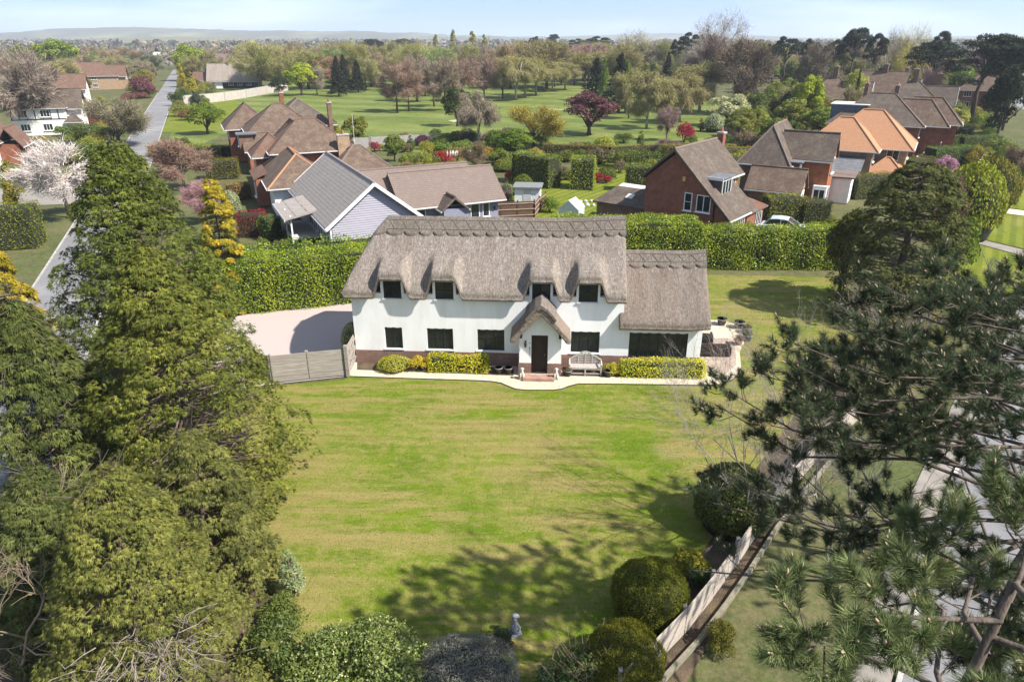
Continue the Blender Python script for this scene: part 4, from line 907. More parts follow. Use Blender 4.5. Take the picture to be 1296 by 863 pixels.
# --- second brick house down the lane
h = House('brick_house','red brick house with paired brown hipped roofs and a box dormer beside the golf course',-30.0,93.5,24)
h.walls(-4.2,4.2,.2,8,0,4.9,B_RED); h.hip(-4.4,4.4,0,8.2,4.9,8.0,T_BROWN)
h.walls(-.5,7.5,7,15.8,0,4.9,B_RED); h.hip(-.7,7.7,6.8,16,4.9,8.0,T_DARK,ridge=T_PINK); h.walls(-6.5,-1,8,15,0,4.8,B_RED); h.hip(-6.7,-.8,7.8,15.2,4.8,7.6,T_BROWN)
h.gable('x',-3.4,.4,-5.2,1.0,3.1,4.7,T_BROWN); h.walls(-5.0,.8,-3.2,.4,0,3.1,B_ORANGE)
h.box('dormer',B_BROWN,-5.9,-4.2,-2.6,-1.2,3.2,4.9); h.box('dormer_roof',T_SLATE,-6.2,-3.6,-2.9,-.9,4.9,5.05); h.win('-x',-5.92,-2.4,-1.4,3.5,4.7,2,1)
for y in (9,11.5): h.win('-x',-6.5,y,y+1.2,3.1,4.3,2,1)
h.win('-x',-4.2,1.5,2.7,3.2,4.4,2,1); h.chimney(1.2,9.5,5,8.9); h.chimney(7.2,6.4,0,7.6,B_BROWN)
# --- low hipped garage between
h = House('hipped_garage','small brown hipped roof outbuilding between the bungalow and the brick house',-19.2,73.2,24,'garage'); h.walls(.2,7.2,.2,6.8,0,2.5,B_RED); h.hip(0,7.4,0,7,2.5,5.2,T_BROWN,ridge=T_PINK)
h.box('skylight',M_GUTTER,.9,1.9,.4,1.4,3.2,3.35)
# --- black and white thatched cottage at the far end of the golf course
h = House('thatched_cottage','distant thatched cottage with black boarded gable and white walls beside the pale wall',-105.5,252,6)
h.walls(0,5,0,7,0,3,WHITE); h.walls(5,17,.6,6.6,0,2.8,M_BLACK); h.gable('x',.2,6.8,.6,17.5,3.0,7.4,thatch_mat('far_thatch',(.36,.31,.26),(.26,.22,.18),(.42,.37,.31)),ov=.7,th=.35)
h.gable_wall('x',.1,.2,6.8,3,7.2,M_BLACK); h.chimney(7,3.5,6,8.6,B_BROWN); h.win('-x',0,2.4,4.4,3.6,4.9,2,1); h.win('-y',0,1.4,2.4,1,2.1,2,1)
for x in (7,10,13): h.win('-y',.6,x,x+1.6,1,2.2,2,1)
h.walls(-5,0,2,7,0,2.6,WHITE); h.gable('x',1.8,7.2,-5.2,0,2.6,5,T_RED)
# --- houses on the far side of the left lane
def white_house(label, x, y, deg, W, D_, ze, zr, roof, timber=False, porch=True, m=None, wings=True):
    h = House('white_house', label, x, y, deg); m = m or M_CREAM
    h.walls(0,W,0,D_,0,ze,m); h.hip(0,W,0,D_,ze,zr,roof,ridge=T_PINK)
    if wings:
        h.walls(W-.6,W+2.4,1.5,D_-2.5,0,ze-.3,m); h.gable('x',1.3,D_-2.3,W-3,W+2.5,ze-.3,zr-1,roof); h.gable_wall('x',W+2.32,1.5,D_-2.5,ze-.3,zr-1.05,m)
        for z in (.8,3.1): h.win('+x',W+2.4,2.4,4.0,z,z+1.2,3,1)
    for x_ in (1.2,W*.55):
        for z in ((.8,3.1) if ze > 4 else (.8,)): h.win('-y',0,x_,x_+1.5,z,z+1.2,3,1)
    for y_ in (1,D_-2):
        h.win('+x',W,y_,y_+1.2,3.1,4.3,2,1)
    if timber:
        for k in range(7): h.box('timber',M_BLACK,.1+k*W/7,.25+k*W/7,-.04,0,2.8,ze)
        h.box('timber',M_BLACK,0,W,-.045,0,2.65,2.8)
    if porch: h.walls(W+.2,W+1.8,.2,1.8,0,2.4,m,'porch_wall'); h.hip(W,W+2,0,2,2.4,3.5,roof)
    h.chimney(W*.4,D_*.6,ze,zr+1,B_BROWN); return h
white_house('white house with brown hipped roof and black timbered upper storey across the lane',-88.5,126,20,8.5,8,4.9,8.4,T_DARK,True)
white_house('cream house with russet hipped roof and gabled porch beyond the timbered house',-118,176,20,10,9,4.9,8.6,T_RED)
white_house('long house with faded russet tiled roof behind the purple tree',-150,242,20,17,9,4.6,8.4,T_RED,porch=False,m=B_TAN)
white_house('low white house with orange brown roof behind the russet roofed house',-164,262,14,10,8,4.4,8.0,T_RED,porch=False,wings=False)
h = House('boarded_house','brown tiled house with dark boarded gable and white base beside the blossom tree',-77.5,92,20); h.walls(0,8,0,8,0,3.2,WHITE); h.gable('y',-.2,8.2,0,9,3.2,8.2,T_RED,white=False); h.gable_wall('y',.1,.3,7.7,3.2,7.9,M_BLACK); h.win('-y',0,2,4,1,2.2,3,1)
h.walls(8,10.5,2,7,0,2.6,B_RED); h.gable('y',7.9,10.7,2,7,2.6,4.6,T_RED)
# --- brick gabled house behind the right-hand hedge
h = House('gabled_brick_house','red brick house with broad gable, long brown catslide roof and white dormer',11.4,59.5,-39)
W = 7.9; h.walls(.12,W-.2,.15,8.4,0,2.45,B_RED)
MB().prism([(0.12,2.45),(W-.2,2.45),(2.75,7.3),(.12,5.1)],'y',.12,.4).build('gable',B_RED,h.t); h.walls(.12,4.3,.4,8.2,2.45,4.9,B_RED,'upper_wall')
h.gable('y',0,W,0,4.1,5.15,7.5,T_DARK,ov=.22,um=2.7,zu1=2.55,ridge=T_PINK); h.gable('y',0,5.3,4.54,8.2,5.15,7.5,T_DARK,ov=.22,um=2.7,zu1=4.95,ridge=T_PINK)
h.walls(3.0,5.1,4.4,8.2,2.45,5.0,B_ORANGE,'upper_wall'); h.win('+x',5.1,4.7,5.3,3.3,4.6,1,1); h.win('+x',5.1,6.2,7.6,3.2,4.7,2,1)
h.slab([(5.2,4.36,4.9),(8.1,4.36,2.3),(8.1,6.0,2.3),(5.2,6.0,4.9)],.12,T_DARK); h.walls(5.2,7.8,4.4,8.2,0,2.3,B_RED,'porch_wall'); h.slab([(5.2,6.02,3.0),(8.1,6.02,2.3),(8.1,8.5,2.3),(5.2,8.5,3.0)],.12,T_RED)
h.walls(4.2,6.35,1.55,3.5,3.0,5.35,T_DARK,'dormer'); h.box('dormer_roof',T_SLATE,3.2,6.55,1.3,3.75,5.35,5.5); h.win('+x',6.37,1.6,3.45,3.75,5.25,3,1); h.box('dormer_fascia',WHITE,3.2,6.55,1.26,1.3,5.28,5.52)
h.win('-y',.12,3.85,4.55,2.75,4.25,1,2); h.win('-y',.12,4.95,6.2,2.8,4.2,2,1)
h.box('alarm_box',mat('yellow_plastic',(.65,.45,.15)),3.55,3.8,.02,.12,5.15,5.5); MB().tube([(6.55,.02,3.7),(6.55,.02,1.6),(6.2,.02,1.3),(6.2,.02,0)],[.06]*4,6).build('drainpipe',M_BLACK,h.t)
for y_ in (.6,2.6,6.4): h.win('+x',W-.18 if y_ < 4 else 7.82,y_,y_+1.3,.7,2.0,3,1)
h.chimney(2.9,8.6,6.0,8.1,B_RED,.6,.6,1)
h.walls(-5.2,.1,.9,5.5,0,2.2,B_BROWN,'extension_wall'); h.slab([(-5.5,.6,2.2),(.1,.6,2.2),(.1,3.2,3.3),(-4.4,3.2,3.3)],.14,T_DARK,'extension_roof'); h.slab([(-4.4,3.2,3.28),(.1,3.2,3.28),(.1,5.7,3.1),(-5.3,5.7,3.1)],.14,M_STONE,'extension_roof')
h.slab([(-2.6,1.5,2.72),(-1.9,1.5,2.72),(-1.9,2.1,2.98),(-2.6,2.1,2.98)],.06,M_GUTTER,'skylight')
# --- brick house with tile-hung wing
h = House('brick_house','brown roofed brick house with red tile hung gable wing and white garage',27.3,69.2,-30.6)
h.walls(-4.3,-.1,.1,8.2,0,4.8,B_BROWN); h.hip(-4.4,.1,0,8.4,4.8,7.9,T_DARK,ends=(1,0),ridge=T_PINK)
h.walls(-.4,3.75,2.3,6,0,4.85,B_ORANGE,'wing_wall'); h.gable('x',2.2,6.1,-1.2,3.8,4.85,7.1,T_DARK,ov=.2); h.gable_wall('x',3.68,2.3,6,4.85,7.0,B_ORANGE)
h.win('+x',3.78,3.4,5.0,3.4,4.9,3,1); h.box('bay',WHITE,2.6,3.9,1.7,2.3,0,2.4); h.win('-y',1.7,2.7,3.8,.3,2.1,2,1); h.win('+x',3.8,2.7,4.2,.2,2.1,3,1)
h.walls(-.6,1.1,.9,2.3,2.6,4.6,B_BROWN,'dormer'); h.box('dormer_roof',T_SLATE,-.9,1.4,.6,2.4,4.6,4.72); h.win('+x',1.12,1.0,2.1,3.0,4.5,3,1)
h.walls(-2.8,1.9,-2.4,1.3,0,2.3,B_BROWN,'garage_wall'); h.gable('x',-2.5,1.4,-3,2.0,2.3,4.1,T_BROWN,ov=.2); h.gable_wall('x',1.85,-2.4,1.3,2.3,4.0,B_TAN); h.box('garage_door',WHITE,1.9,1.96,-2,.9,0,2.1)
h.walls(2.2,5.6,6.4,9.6,0,2.7,WHITE,'garage_wall'); h.slab([(2.1,6.2,2.7),(5.9,6.2,2.75),(5.9,9.8,2.9),(2.1,9.8,2.9)],.15,T_PINK,'garage_roof'); h.chimney(-2.6,9.6,4,7.4,B_BROWN,.8,.8,1)
# --- orange tiled house
h = House('orange_roofed_house','tan brick house with new orange tiled hipped roofs and slate lean-to',40.2,77.6,-30.6)
h.walls(-7.3,-.2,.2,6,0,4.8,B_TAN); h.hip(-7.5,0,0,6.4,4.8,7.7,T_ORANGE); h.walls(-6,3.0,3.8,11,0,4.8,B_TAN); h.hip(-6.2,3.3,3.4,11.2,4.8,8.3,T_ORANGE)
h.walls(-6.4,-1,-3,.2,0,2.7,B_BROWN,'lean_to_wall'); h.slab([(-6.7,-3.3,2.75),(-.8,-3.3,2.75),(-.8,.15,3.9),(-6.7,.15,3.9)],.12,T_SLATE,'lean_to_roof'); h.slab([(-5.0,-2.2,3.2),(-4.0,-2.2,3.2),(-4.0,-1.4,3.46),(-5.0,-1.4,3.46)],.05,M_GUTTER,'skylight')
h.walls(-.1,2.7,1,3.8,0,2.4,B_TAN,'porch_wall'); h.hip(-.3,3.0,.8,3.9,2.4,3.7,T_ORANGE); h.win('+x',2.72,1.3,3.3,.5,2.1,3,1); h.win('-y',1,.5,2.3,.4,2.1,2,1)
for y_ in (1.2,): h.win('+x',-.18,y_,y_+1.6,3.1,4.5,2,1)
h.win('+x',3.02,6.2,8.0,3.1,4.5,3,1); h.win('-y',3.8,1.0,2.3,3.2,4.5,2,1)
# --- brown roofed row beyond
h = House('brick_house','brown roofed brick house with stepped hips and blue grey flat dormer beyond the orange roof',55.0,101,-30.6)
h.walls(-9,2.6,.2,9,0,4.9,B_RED); h.hip(-9.2,2.8,0,9.2,4.9,8.6,T_DARK); h.walls(1.4,5.6,3,8,0,4.9,B_RED); h.hip(-3,5.8,2.8,8.2,4.9,7.9,T_BROWN); h.hip(-2,7.4,6,12,4.9,8.0,T_BROWN); h.walls(1,7.2,6.2,12,0,4.9,B_RED)
h.box('dormer',mat('lead_grey',(.10,.12,.15)),-9.5,-4.6,1.6,6.5,5,7.0); h.box('dormer_roof',M_GUTTER,-9.7,-4.4,1.4,6.7,7.0,7.12); h.win('+x',2.62,1,2.6,3,4.4,2,1); h.win('+x',5.62,4,5.6,.6,2.2,3,1); h.chimney(-1.5,5.6,7,9.6,B_BROWN); h.chimney(-6,11,7,9.5,B_BROWN)
for i,(x,y,dg,lab,rf) in enumerate(((75,134,-30,'brown roofed house with tall chimneys behind the stepped hips',T_DARK),(82,160,-34,'brown gabled house with white trim near the far pines',T_BROWN),(66,148,-30,'dark hipped house roof behind the chimneyed house',T_BROWN))):
    h = House('brick_house',lab,x,y,dg); h.walls(-6,4,0,9,0,5,B_BROWN); h.hip(-6.2,4.2,-.2,9.2,5,8.6,rf) if i != 1 else h.gable('x',0,9,-6,4,5,9.0,rf,white=True); h.chimney(-1,4.5,7,10.6,B_BROWN,.9,.9,2); h.chimney(3,7,6,9.8,B_BROWN,.7,.7,1)
    h.walls(3,6,2,6.5,0,4.9,B_BROWN); h.gable('x',1.8,6.7,1,6.2,4.9,7.6,rf,white=True); h.gable_wall('x',6.0,2,6.5,4.9,7.5,WHITE)
    for z in (.8,3.2): h.win('+x',6.02,3.2,5.2,z,z+1.3,3,1); h.win('-y',0,-4,-2.4,z,z+1.3,2,1)
for i,(x,y,lab,rf) in enumerate(((124,150,'red roofed house across the right-hand lane behind the great pine',T_RED),(112,172,'brown roofed house across the lane, farther from the great pine',T_BROWN))):
    h = House('roadside_house',lab,x,y,-31); h.walls(-5,5,0,8,0,4.9,B_RED); h.hip(-5.2,5.2,-.2,8.2,4.9,8.4,rf); h.chimney(0,4,7,9.8)
    for z in (.8,3.2):
        for xx in (-4,2): h.win('-y',0,xx,xx+1.6,z,z+1.3,3,1)
        h.win('-x',-5,2,4,z,z+1.3,3,1)
# --- far houses seen only as roofs among the trees
fr = random.Random(3)
for i,(px,D_,w_,lab,rf,wm) in enumerate(((95,520,16,'far white walled house with grey roof among the bare trees',T_PINK,WHITE),(268,360,15,'far house with pinkish brown roof behind the black and white thatched cottage',T_PINK,B_RED),(300,345,14,'far low house with grey brown roof above the golf course trees',T_DARK,M_CREAM),(30,420,18,'far pale house among the broad green trees',T_PINK,WHITE),(340,480,13,'far white house showing between the budding trees',T_RED,WHITE),(745,420,14,'far roof showing beneath the dark umbrella pines',T_PINK,B_RED),(180,640,22,'far pale roofs at the edge of the fields',T_PINK,M_CREAM),(1010,330,14,'far brown roof under the pine trees',T_RED,B_RED),(355,460,12,'far cream gabled house behind the yellow green tree',T_PINK,M_CREAM))):
    p = AtD(px,60,D_); h = House('far_house',lab,p.x,D_,fr.uniform(-25,25)); h.walls(-w_/2,w_/2,0,8,0,5,wm); h.gable('x',0,8,-w_/2,w_/2,5,9,rf); h.chimney(w_*.3,4,8,10.5)
    for k in range(3): h.win('-y',0,-w_*.4+k*w_*.3,-w_*.4+k*w_*.3+1.8,3,4.4,2,1); h.win('-y',0,-w_*.4+k*w_*.3,-w_*.4+k*w_*.3+1.8,.8,2.2,2,1)
# --- sheds, fences, greenhouse in the gardens
def panel_fence(name, pts, h_, label, m, boards=10, rails=True):
    p0 = Vector(pts[0]); t = thing(name,label,'fence',(p0.x,p0.y,0))
    for p in pts:
        q = Vector(p)-p0; MB().box(q.x-.06,q.x+.06,q.y-.06,q.y+.06,0,h_+.12).build('post',m,t)
    for a,b_ in zip(pts,pts[1:]):
        a, b_ = Vector(a)-p0, Vector(b_)-p0
        for k in range(boards):
            u,v = a.lerp(b_,(k+.03)/boards), a.lerp(b_,(k+.97)/boards); MB().bar((u.x,u.y,h_/2),(v.x,v.y,h_/2),.03,h_-.06).build('board',m,t)
        if rails:
            n = Vector((b_-a).to_tuple()); n = Vector((n.y,-n.x)).normalized()*.05
            for z in (.35,h_*.55,h_-.2): MB().bar((a.x+n.x,a.y+n.y,z),(b_.x+n.x,b_.y+n.y,z),.04,.09).build('rail',mat('pale_rail',(.36,.29,.22)),t)
    return t
M_BROWNF = mat('brown_fence',(.13,.065,.045),(.10,.05,.035),4,.9,.3)
q = [G(*p) for p in ((618,279),(634,278),(655,277),(676,276))]; panel_fence('brown_panel_fence',[(p.x,p.y) for p in q],1.7,'dark brown boarded fence with pale rails behind the thatched ridge',M_BROWNF)
q = [G(*p) for p in ((676,276),(682,268),(690,262))]; panel_fence('brown_panel_fence',[(p.x,p.y) for p in q],1.5,'short brown fence return beside the greenhouse',M_BROWNF,8)
p = G(667,262); t = thing('garden_shed','white garden shed with flat grey roof behind the brown fence','shed',(p.x,p.y,0),R(-6)); MB().box(-1.3,1.3,0,2.4,0,1.9).build('wall',WHITE,t); MB().box(-1.5,1.5,-.2,2.6,1.9,2.05).build('roof',mat('felt_roof',(.2,.21,.2)),t); MB().box(-.4,.4,-.03,0,0,1.75).build('door',M_GUTTER,t)
p = G(719,281); t = thing('greenhouse','small white framed greenhouse with pitched glass roof behind the ridge','greenhouse',(p.x,p.y,0),R(-25))
mgl = mat('greenhouse_glass',(.55,.6,.58),(.45,.5,.48),3,.15)
MB().prism([(-1,1.2),(1,1.2),(0,2.0)],'y',0,1.8).build('roof_glass',mgl,t); MB().box(-.98,.98,.02,1.78,0,1.2).build('wall_glass',mgl,t)
for s_ in (-1,1):
    MB().bar((s_*1.02,-.02,1.2),(0,-.02,2.03),.05).build('frame_bar',WHITE,t); MB().bar((s_*1.02,1.82,1.2),(0,1.82,2.03),.05).build('frame_bar',WHITE,t); MB().box(s_*1-.03,s_*1+.03,-.03,.03,0,1.2).build('frame_bar',WHITE,t)
MB().bar((0,-.05,2.03),(0,1.85,2.03),.05).build('frame_bar',WHITE,t)
q = [G(*p) for p in ((233,133),(258,131),(285,128),(312,124),(338,119),(364,115))]
def wall_run(name,pts,h_,th,label,m,piers=True):
    p0 = Vector(pts[0]); t = thing(name,label,'wall',(p0.x,p0.y,0))
    for a,b_ in zip(pts,pts[1:]):
        a,b_ = Vector(a)-p0,Vector(b_)-p0; MB().bar((a.x,a.y,h_/2),(b_.x,b_.y,h_/2),th,h_).build('panel',m,t)
    for p in pts: v = Vector(p)-p0; MB().box(v.x-.2,v.x+.2,v.y-.2,v.y+.2,0,h_+.15).build('pier',m,t)
wall_run('garden_wall',[(p.x,p.y) for p in q],2.3,.2,'long pale garden wall along the edge of the golf course',mat('pale_wall',(.42,.38,.33),(.35,.32,.28),1,.9))
q = [G(*p) for p in ((430,189),(470,187),(520,184),(560,182),(610,182))]; wall_run('garden_wall',[(p.x,p.y) for p in q],1.6,.15,'grey panelled garden wall between the shrubs and the golf course',mat('grey_wall',(.33,.31,.29),(.27,.25,.23),2,.9))
# --- cars
def car(px, py, rz, color, label, loc=None, suv=False):
    p = loc or G(px,py); t = thing('parked_car',label,'car',(p.x,p.y,.0),rz); m = mat('car_paint_'+label.split()[0]+label.split()[1],color,tuple(c*.95 for c in color),1,.25,spec=.6)
    hz = .12 if suv else 0
    low = [(-2.1,.35),(-2.15,.62),(-2.05,.86+hz),(-1.2,.95+hz),(1.0,.93+hz),(1.75,.82+hz),(2.12,.66),(2.15,.36)]
    MB().prism(low,'y',-.88,.88).build('body',m,t,bevel=.07)
    top = [(-1.75,.9+hz),(-1.35,1.38+hz*2),(-.6,1.46+hz*2),(.2,1.43+hz*2),(1.15,.9+hz)]
    MB().prism(top,'y',-.74,.74).build('windows',GLASS,t,bevel=.05)
    MB().prism([(-1.32,1.37+hz*2),(-.6,1.45+hz*2),(.22,1.42+hz*2),(.15,1.5+hz*2),(-.6,1.53+hz*2),(-1.25,1.45+hz*2)],'y',-.72,.72).build('roof',m,t,bevel=.03)
    for a,b_ in (((1.12,.92+hz),(.2,1.45+hz*2)),((-.35,.92+hz),(-.35,1.46+hz*2)),((-1.7,.92+hz),(-1.3,1.42+hz*2))):
        for s in (-.75,.75): MB().bar((a[0],s,a[1]),(b_[0],s*.97,b_[1]),.06,.06).build('pillar',m,t)
    for x in (-1.3,1.35):
        for s in (-1,1):
            w_ = MB().tube([(x,s*.7,.32),(x,s*.9,.32)],[.32,.32],16).build('wheel',M_BLACK,t); MB().tube([(x,s*.89,.32),(x,s*.91,.32)],[.2,.2],12).build('rim',M_GUTTER,w_)
    for s in (-1,1): MB().box(2.05,2.16,s*.62-.2,s*.62+.2,.58,.72).build('headlight',WHITE,t); MB().box(-2.17,-2.08,s*.66-.14,s*.66+.14,.64,.82).build('tail_light',mat('red_lens',(.4,.01,.01),rough=.2),t)
car(992,297,R(-28),(.50,.56,.60),'pale silver car parked behind the right-hand laurel hedge')
car(1152,220,R(-30),(.42,.02,.03),'bright red car parked beside the orange roofed house',loc=Vector((50.5,87.5,0)))
car(1192,199,R(-10),(.10,.14,.22),'dark blue car on the drive behind the pink blossom tree',loc=Vector((60.5,97.5,0)))
car(1228,200,R(35),(.6,.62,.65),'light grey car beside the pink blossom tree on the drive',loc=Vector((64.0,96,0)))
car(1216,181,R(-8),(.75,.75,.75),'white car under the dark round topped tree',loc=Vector((72.5,113,0)))
car(1168,170,R(-30),(.7,.7,.72),'white car beside the narrow dark conifer',loc=Vector((58.5,97,0)))
# ================================================================== near trees, built leaf by leaf
def cypress(name, label, x, y, h, rad, color, nf, per, seed, lean=(0,0), base=.0, blade=.26, dead=0, pw=.62, pf=1.0, group=None):
    # flat drooping sprays carried on overlapping fronds, dark gaps between, brown twigs within
    r = np.random.default_rng(seed); t = thing(name, label, 'tree', (x,y,0), 0, group)
    b = MB().tube([(0,0,-.1),(lean[0]*.3,lean[1]*.3,h*.4),(lean[0],lean[1],h*.95)],[rad*.075,rad*.05,.03],9)
    zz = base+(h-base)*(r.uniform(0,1,nf)**(.85 if pw > .4 else 1.1))*.985; Ps=[];Ds=[];Us=[];Ts=[]; tw = []
    rl = np.random.default_rng(seed+50); lob = [(rl.uniform(0,6.28), rl.uniform(.1,.95), rl.uniform(-.15,.26)) for _ in range(16)]
    for i in range(nf):
        z = zz[i]; a = r.uniform(0,6.283); f = (z-base)/(h-base)
        R_ = rad*(1-f)**pw*(.82+.18*min(1,f*8)); bump_ = 1+sum(s*math.exp(-((a-p+math.pi)%(2*math.pi)-math.pi)**2/.35-((f-q)/.16)**2) for p,q,s in lob)-.12
        L = max(.2, R_*bump_*(r.uniform(.45,.74) if r.random() < .15 else r.uniform(.76,1.04))); fl = pf*r.uniform(.42,.9)*(.5+.5*rad/4)*(1-.4*f)
        d = np.array([math.cos(a),math.sin(a),0]); s = np.array([-d[1],d[0],0]); n = int(per*r.uniform(.7,1.3))
        # a puff of sprays over the outer, upper side of the branch end
        e = sphere_pts(r,n)+d*.75+np.array([0,0,.55]); e = unit(e); k_ = fl*r.uniform(.75,1.08,n)
        q = d*(L-fl*.55)+e*k_[:,None]*np.array([.78,.78,.36])+s*(r.normal(0,.18,n)*fl)[:,None]; q[:,2] += z-.16*fl*np.maximum(np.sum(e*d,1),0)**2
        q += np.array([lean[0],lean[1],0])*f; Ps.append(q)
        Ds.append(e*.5+d*.65+np.array([0,0,-.42])+r.normal(0,.3,(n,3)))
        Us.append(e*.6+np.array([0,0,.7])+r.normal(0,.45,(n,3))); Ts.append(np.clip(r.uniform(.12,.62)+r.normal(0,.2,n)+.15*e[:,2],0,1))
        if i % 3 == 0:
            c = np.array([lean[0]*f,lean[1]*f,z-.05*h*(1-f)]); e = d*L*.9+np.array([lean[0]*f,lean[1]*f,z]); tw.append((c,e))
    P = np.vstack(Ps); D = unit(np.vstack(Ds)); U = unit(np.vstack(Us)); T = np.concatenate(Ts); n = len(P); nb = 6
    # every spray is a fan of narrow blades
    Sx = unit(np.cross(U,D)); A = np.linspace(-.85,.85,nb)[None,:]+r.normal(0,.12,(n,nb)); Lb = blade*r.uniform(.65,1.3,(n,1))*(1-.28*np.abs(A))*r.uniform(.75,1.2,(n,nb))
    dirb = D[:,None,:]*np.cos(A)[...,None]+Sx[:,None,:]*np.sin(A)[...,None]; dirb[...,2] -= .16
    root = np.broadcast_to(P[:,None,:]-D[:,None,:]*blade*.35, dirb.shape); side = np.cross(np.broadcast_to(U[:,None,:],dirb.shape),dirb)*(.105*Lb)[...,None]
    mid = root+dirb*(Lb*.3)[...,None]; tip = root+dirb*Lb[...,None]; tip[...,2] -= .2*Lb
    V = np.stack([mid-side,mid+side,tip],2).reshape(-1,3); F = np.arange(len(V)).reshape(-1,3)
    tint = np.clip(np.repeat(T,nb)+r.normal(0,.1,n*nb),0,1)
    link('trunk', mesh_of(b,'trunk'), BARK, t)
    q = MB()
    for c,e in tw:
        c,e = Vector(c),Vector(e); m_ = c.lerp(e,.5)-Vector((0,0,.1)); q.tube([c,m_,e],[.05*rad/4,.035*rad/4,.012],4,False)
        for k in range(4):
            p = c.lerp(e,r.uniform(.3,.95)); p2 = p+Vector(r.normal(0,.35,3))+(e-c)*.08; q.tube([p,p2],[.012,.004],3,False)
    link('branches', mesh_of(q,'branches'), mat('dead_twig',(.16,.12,.09),(.10,.075,.055),8,.95), t, kind='stuff')
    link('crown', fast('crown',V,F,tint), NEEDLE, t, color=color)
    if dead:
        # bare patch of pale dead twigs where the foliage has died back
        q = MB(); a0 = -1.0
        for k in range(dead):
            a = a0+r.normal(0,.3); z = h*(.47+r.normal(0,.07)); R_ = rad*(1-z/h)**pw
            p = Vector((math.cos(a)*R_*.88,math.sin(a)*R_*.88,z)); e = p+Vector((math.cos(a)*.5+r.normal(0,.28),math.sin(a)*.5+r.normal(0,.28),r.normal(.1,.16)))
            q.tube([p,p.lerp(e,.5)+Vector(r.normal(0,.06,3)),e],[.014,.010,.004],4,False)
            for _ in range(4):
                s_ = p.lerp(e,r.uniform(.3,1)); q.tube([s_,s_+Vector(r.normal(0,.14,3))],[.007,.003],3,False)
        link('dead_twigs', mesh_of(q,'dead_twigs'), mat('silver_twig',(.34,.29,.23),(.22,.18,.14),8,.95), t, kind='stuff')
    return t
CYG = (.115,.118,.034)
cypress('cypress_tree','tallest of the dark green cypresses, standing by the lane beside the cottage drive',-16.3,27.6,12.3,5.5,(.10,.12,.02),760,56,1,lean=(.4,.4),blade=.155,pw=.58)
cypress('cypress_tree','middle cypress of the row, broad and olive green, against the lawn',-11.7,21.2,9.9,4.55,(.125,.135,.022),580,60,2,lean=(-.3,.3),blade=.15)
cypress('cypress_tree','low spreading cypress with a bare patch of dead twigs above the flowering shrub',-9.1,12.4,7.4,3.4,(.14,.145,.03),500,58,3,blade=.112,dead=110,lean=(.1,.2))
small_cy = cypress('cypress_tree','short cypress filling the gap beside the lawn edge',-9.4,16.9,5.6,2.5,(.12,.125,.03),330,58,5,blade=.14)
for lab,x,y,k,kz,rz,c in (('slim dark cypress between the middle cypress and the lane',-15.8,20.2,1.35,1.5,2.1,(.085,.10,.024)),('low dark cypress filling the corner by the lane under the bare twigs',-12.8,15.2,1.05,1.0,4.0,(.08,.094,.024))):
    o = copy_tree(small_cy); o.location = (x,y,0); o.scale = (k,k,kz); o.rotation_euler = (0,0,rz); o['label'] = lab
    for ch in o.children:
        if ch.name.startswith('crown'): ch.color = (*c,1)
cypress('round_cypress','large dense rounded dark cypress beyond the right-hand hedge end',23.9,40.2,9.4,4.6,(.085,.094,.022),520,64,6,pw=.34,blade=.18,pf=1.15)
cypress('golden_cypress','golden yellow cypress with stacked tufts beside the laurel hedge',-18.0,41.0,8.4,1.75,(.32,.25,.02),150,60,7,pw=.42,blade=.2)
cypress('golden_cypress','golden green cypress at the lane edge beside the tall dark cypresses',-26.6,33.0,7.6,2.8,(.30,.23,.02),170,60,8,pw=.5,blade=.22)
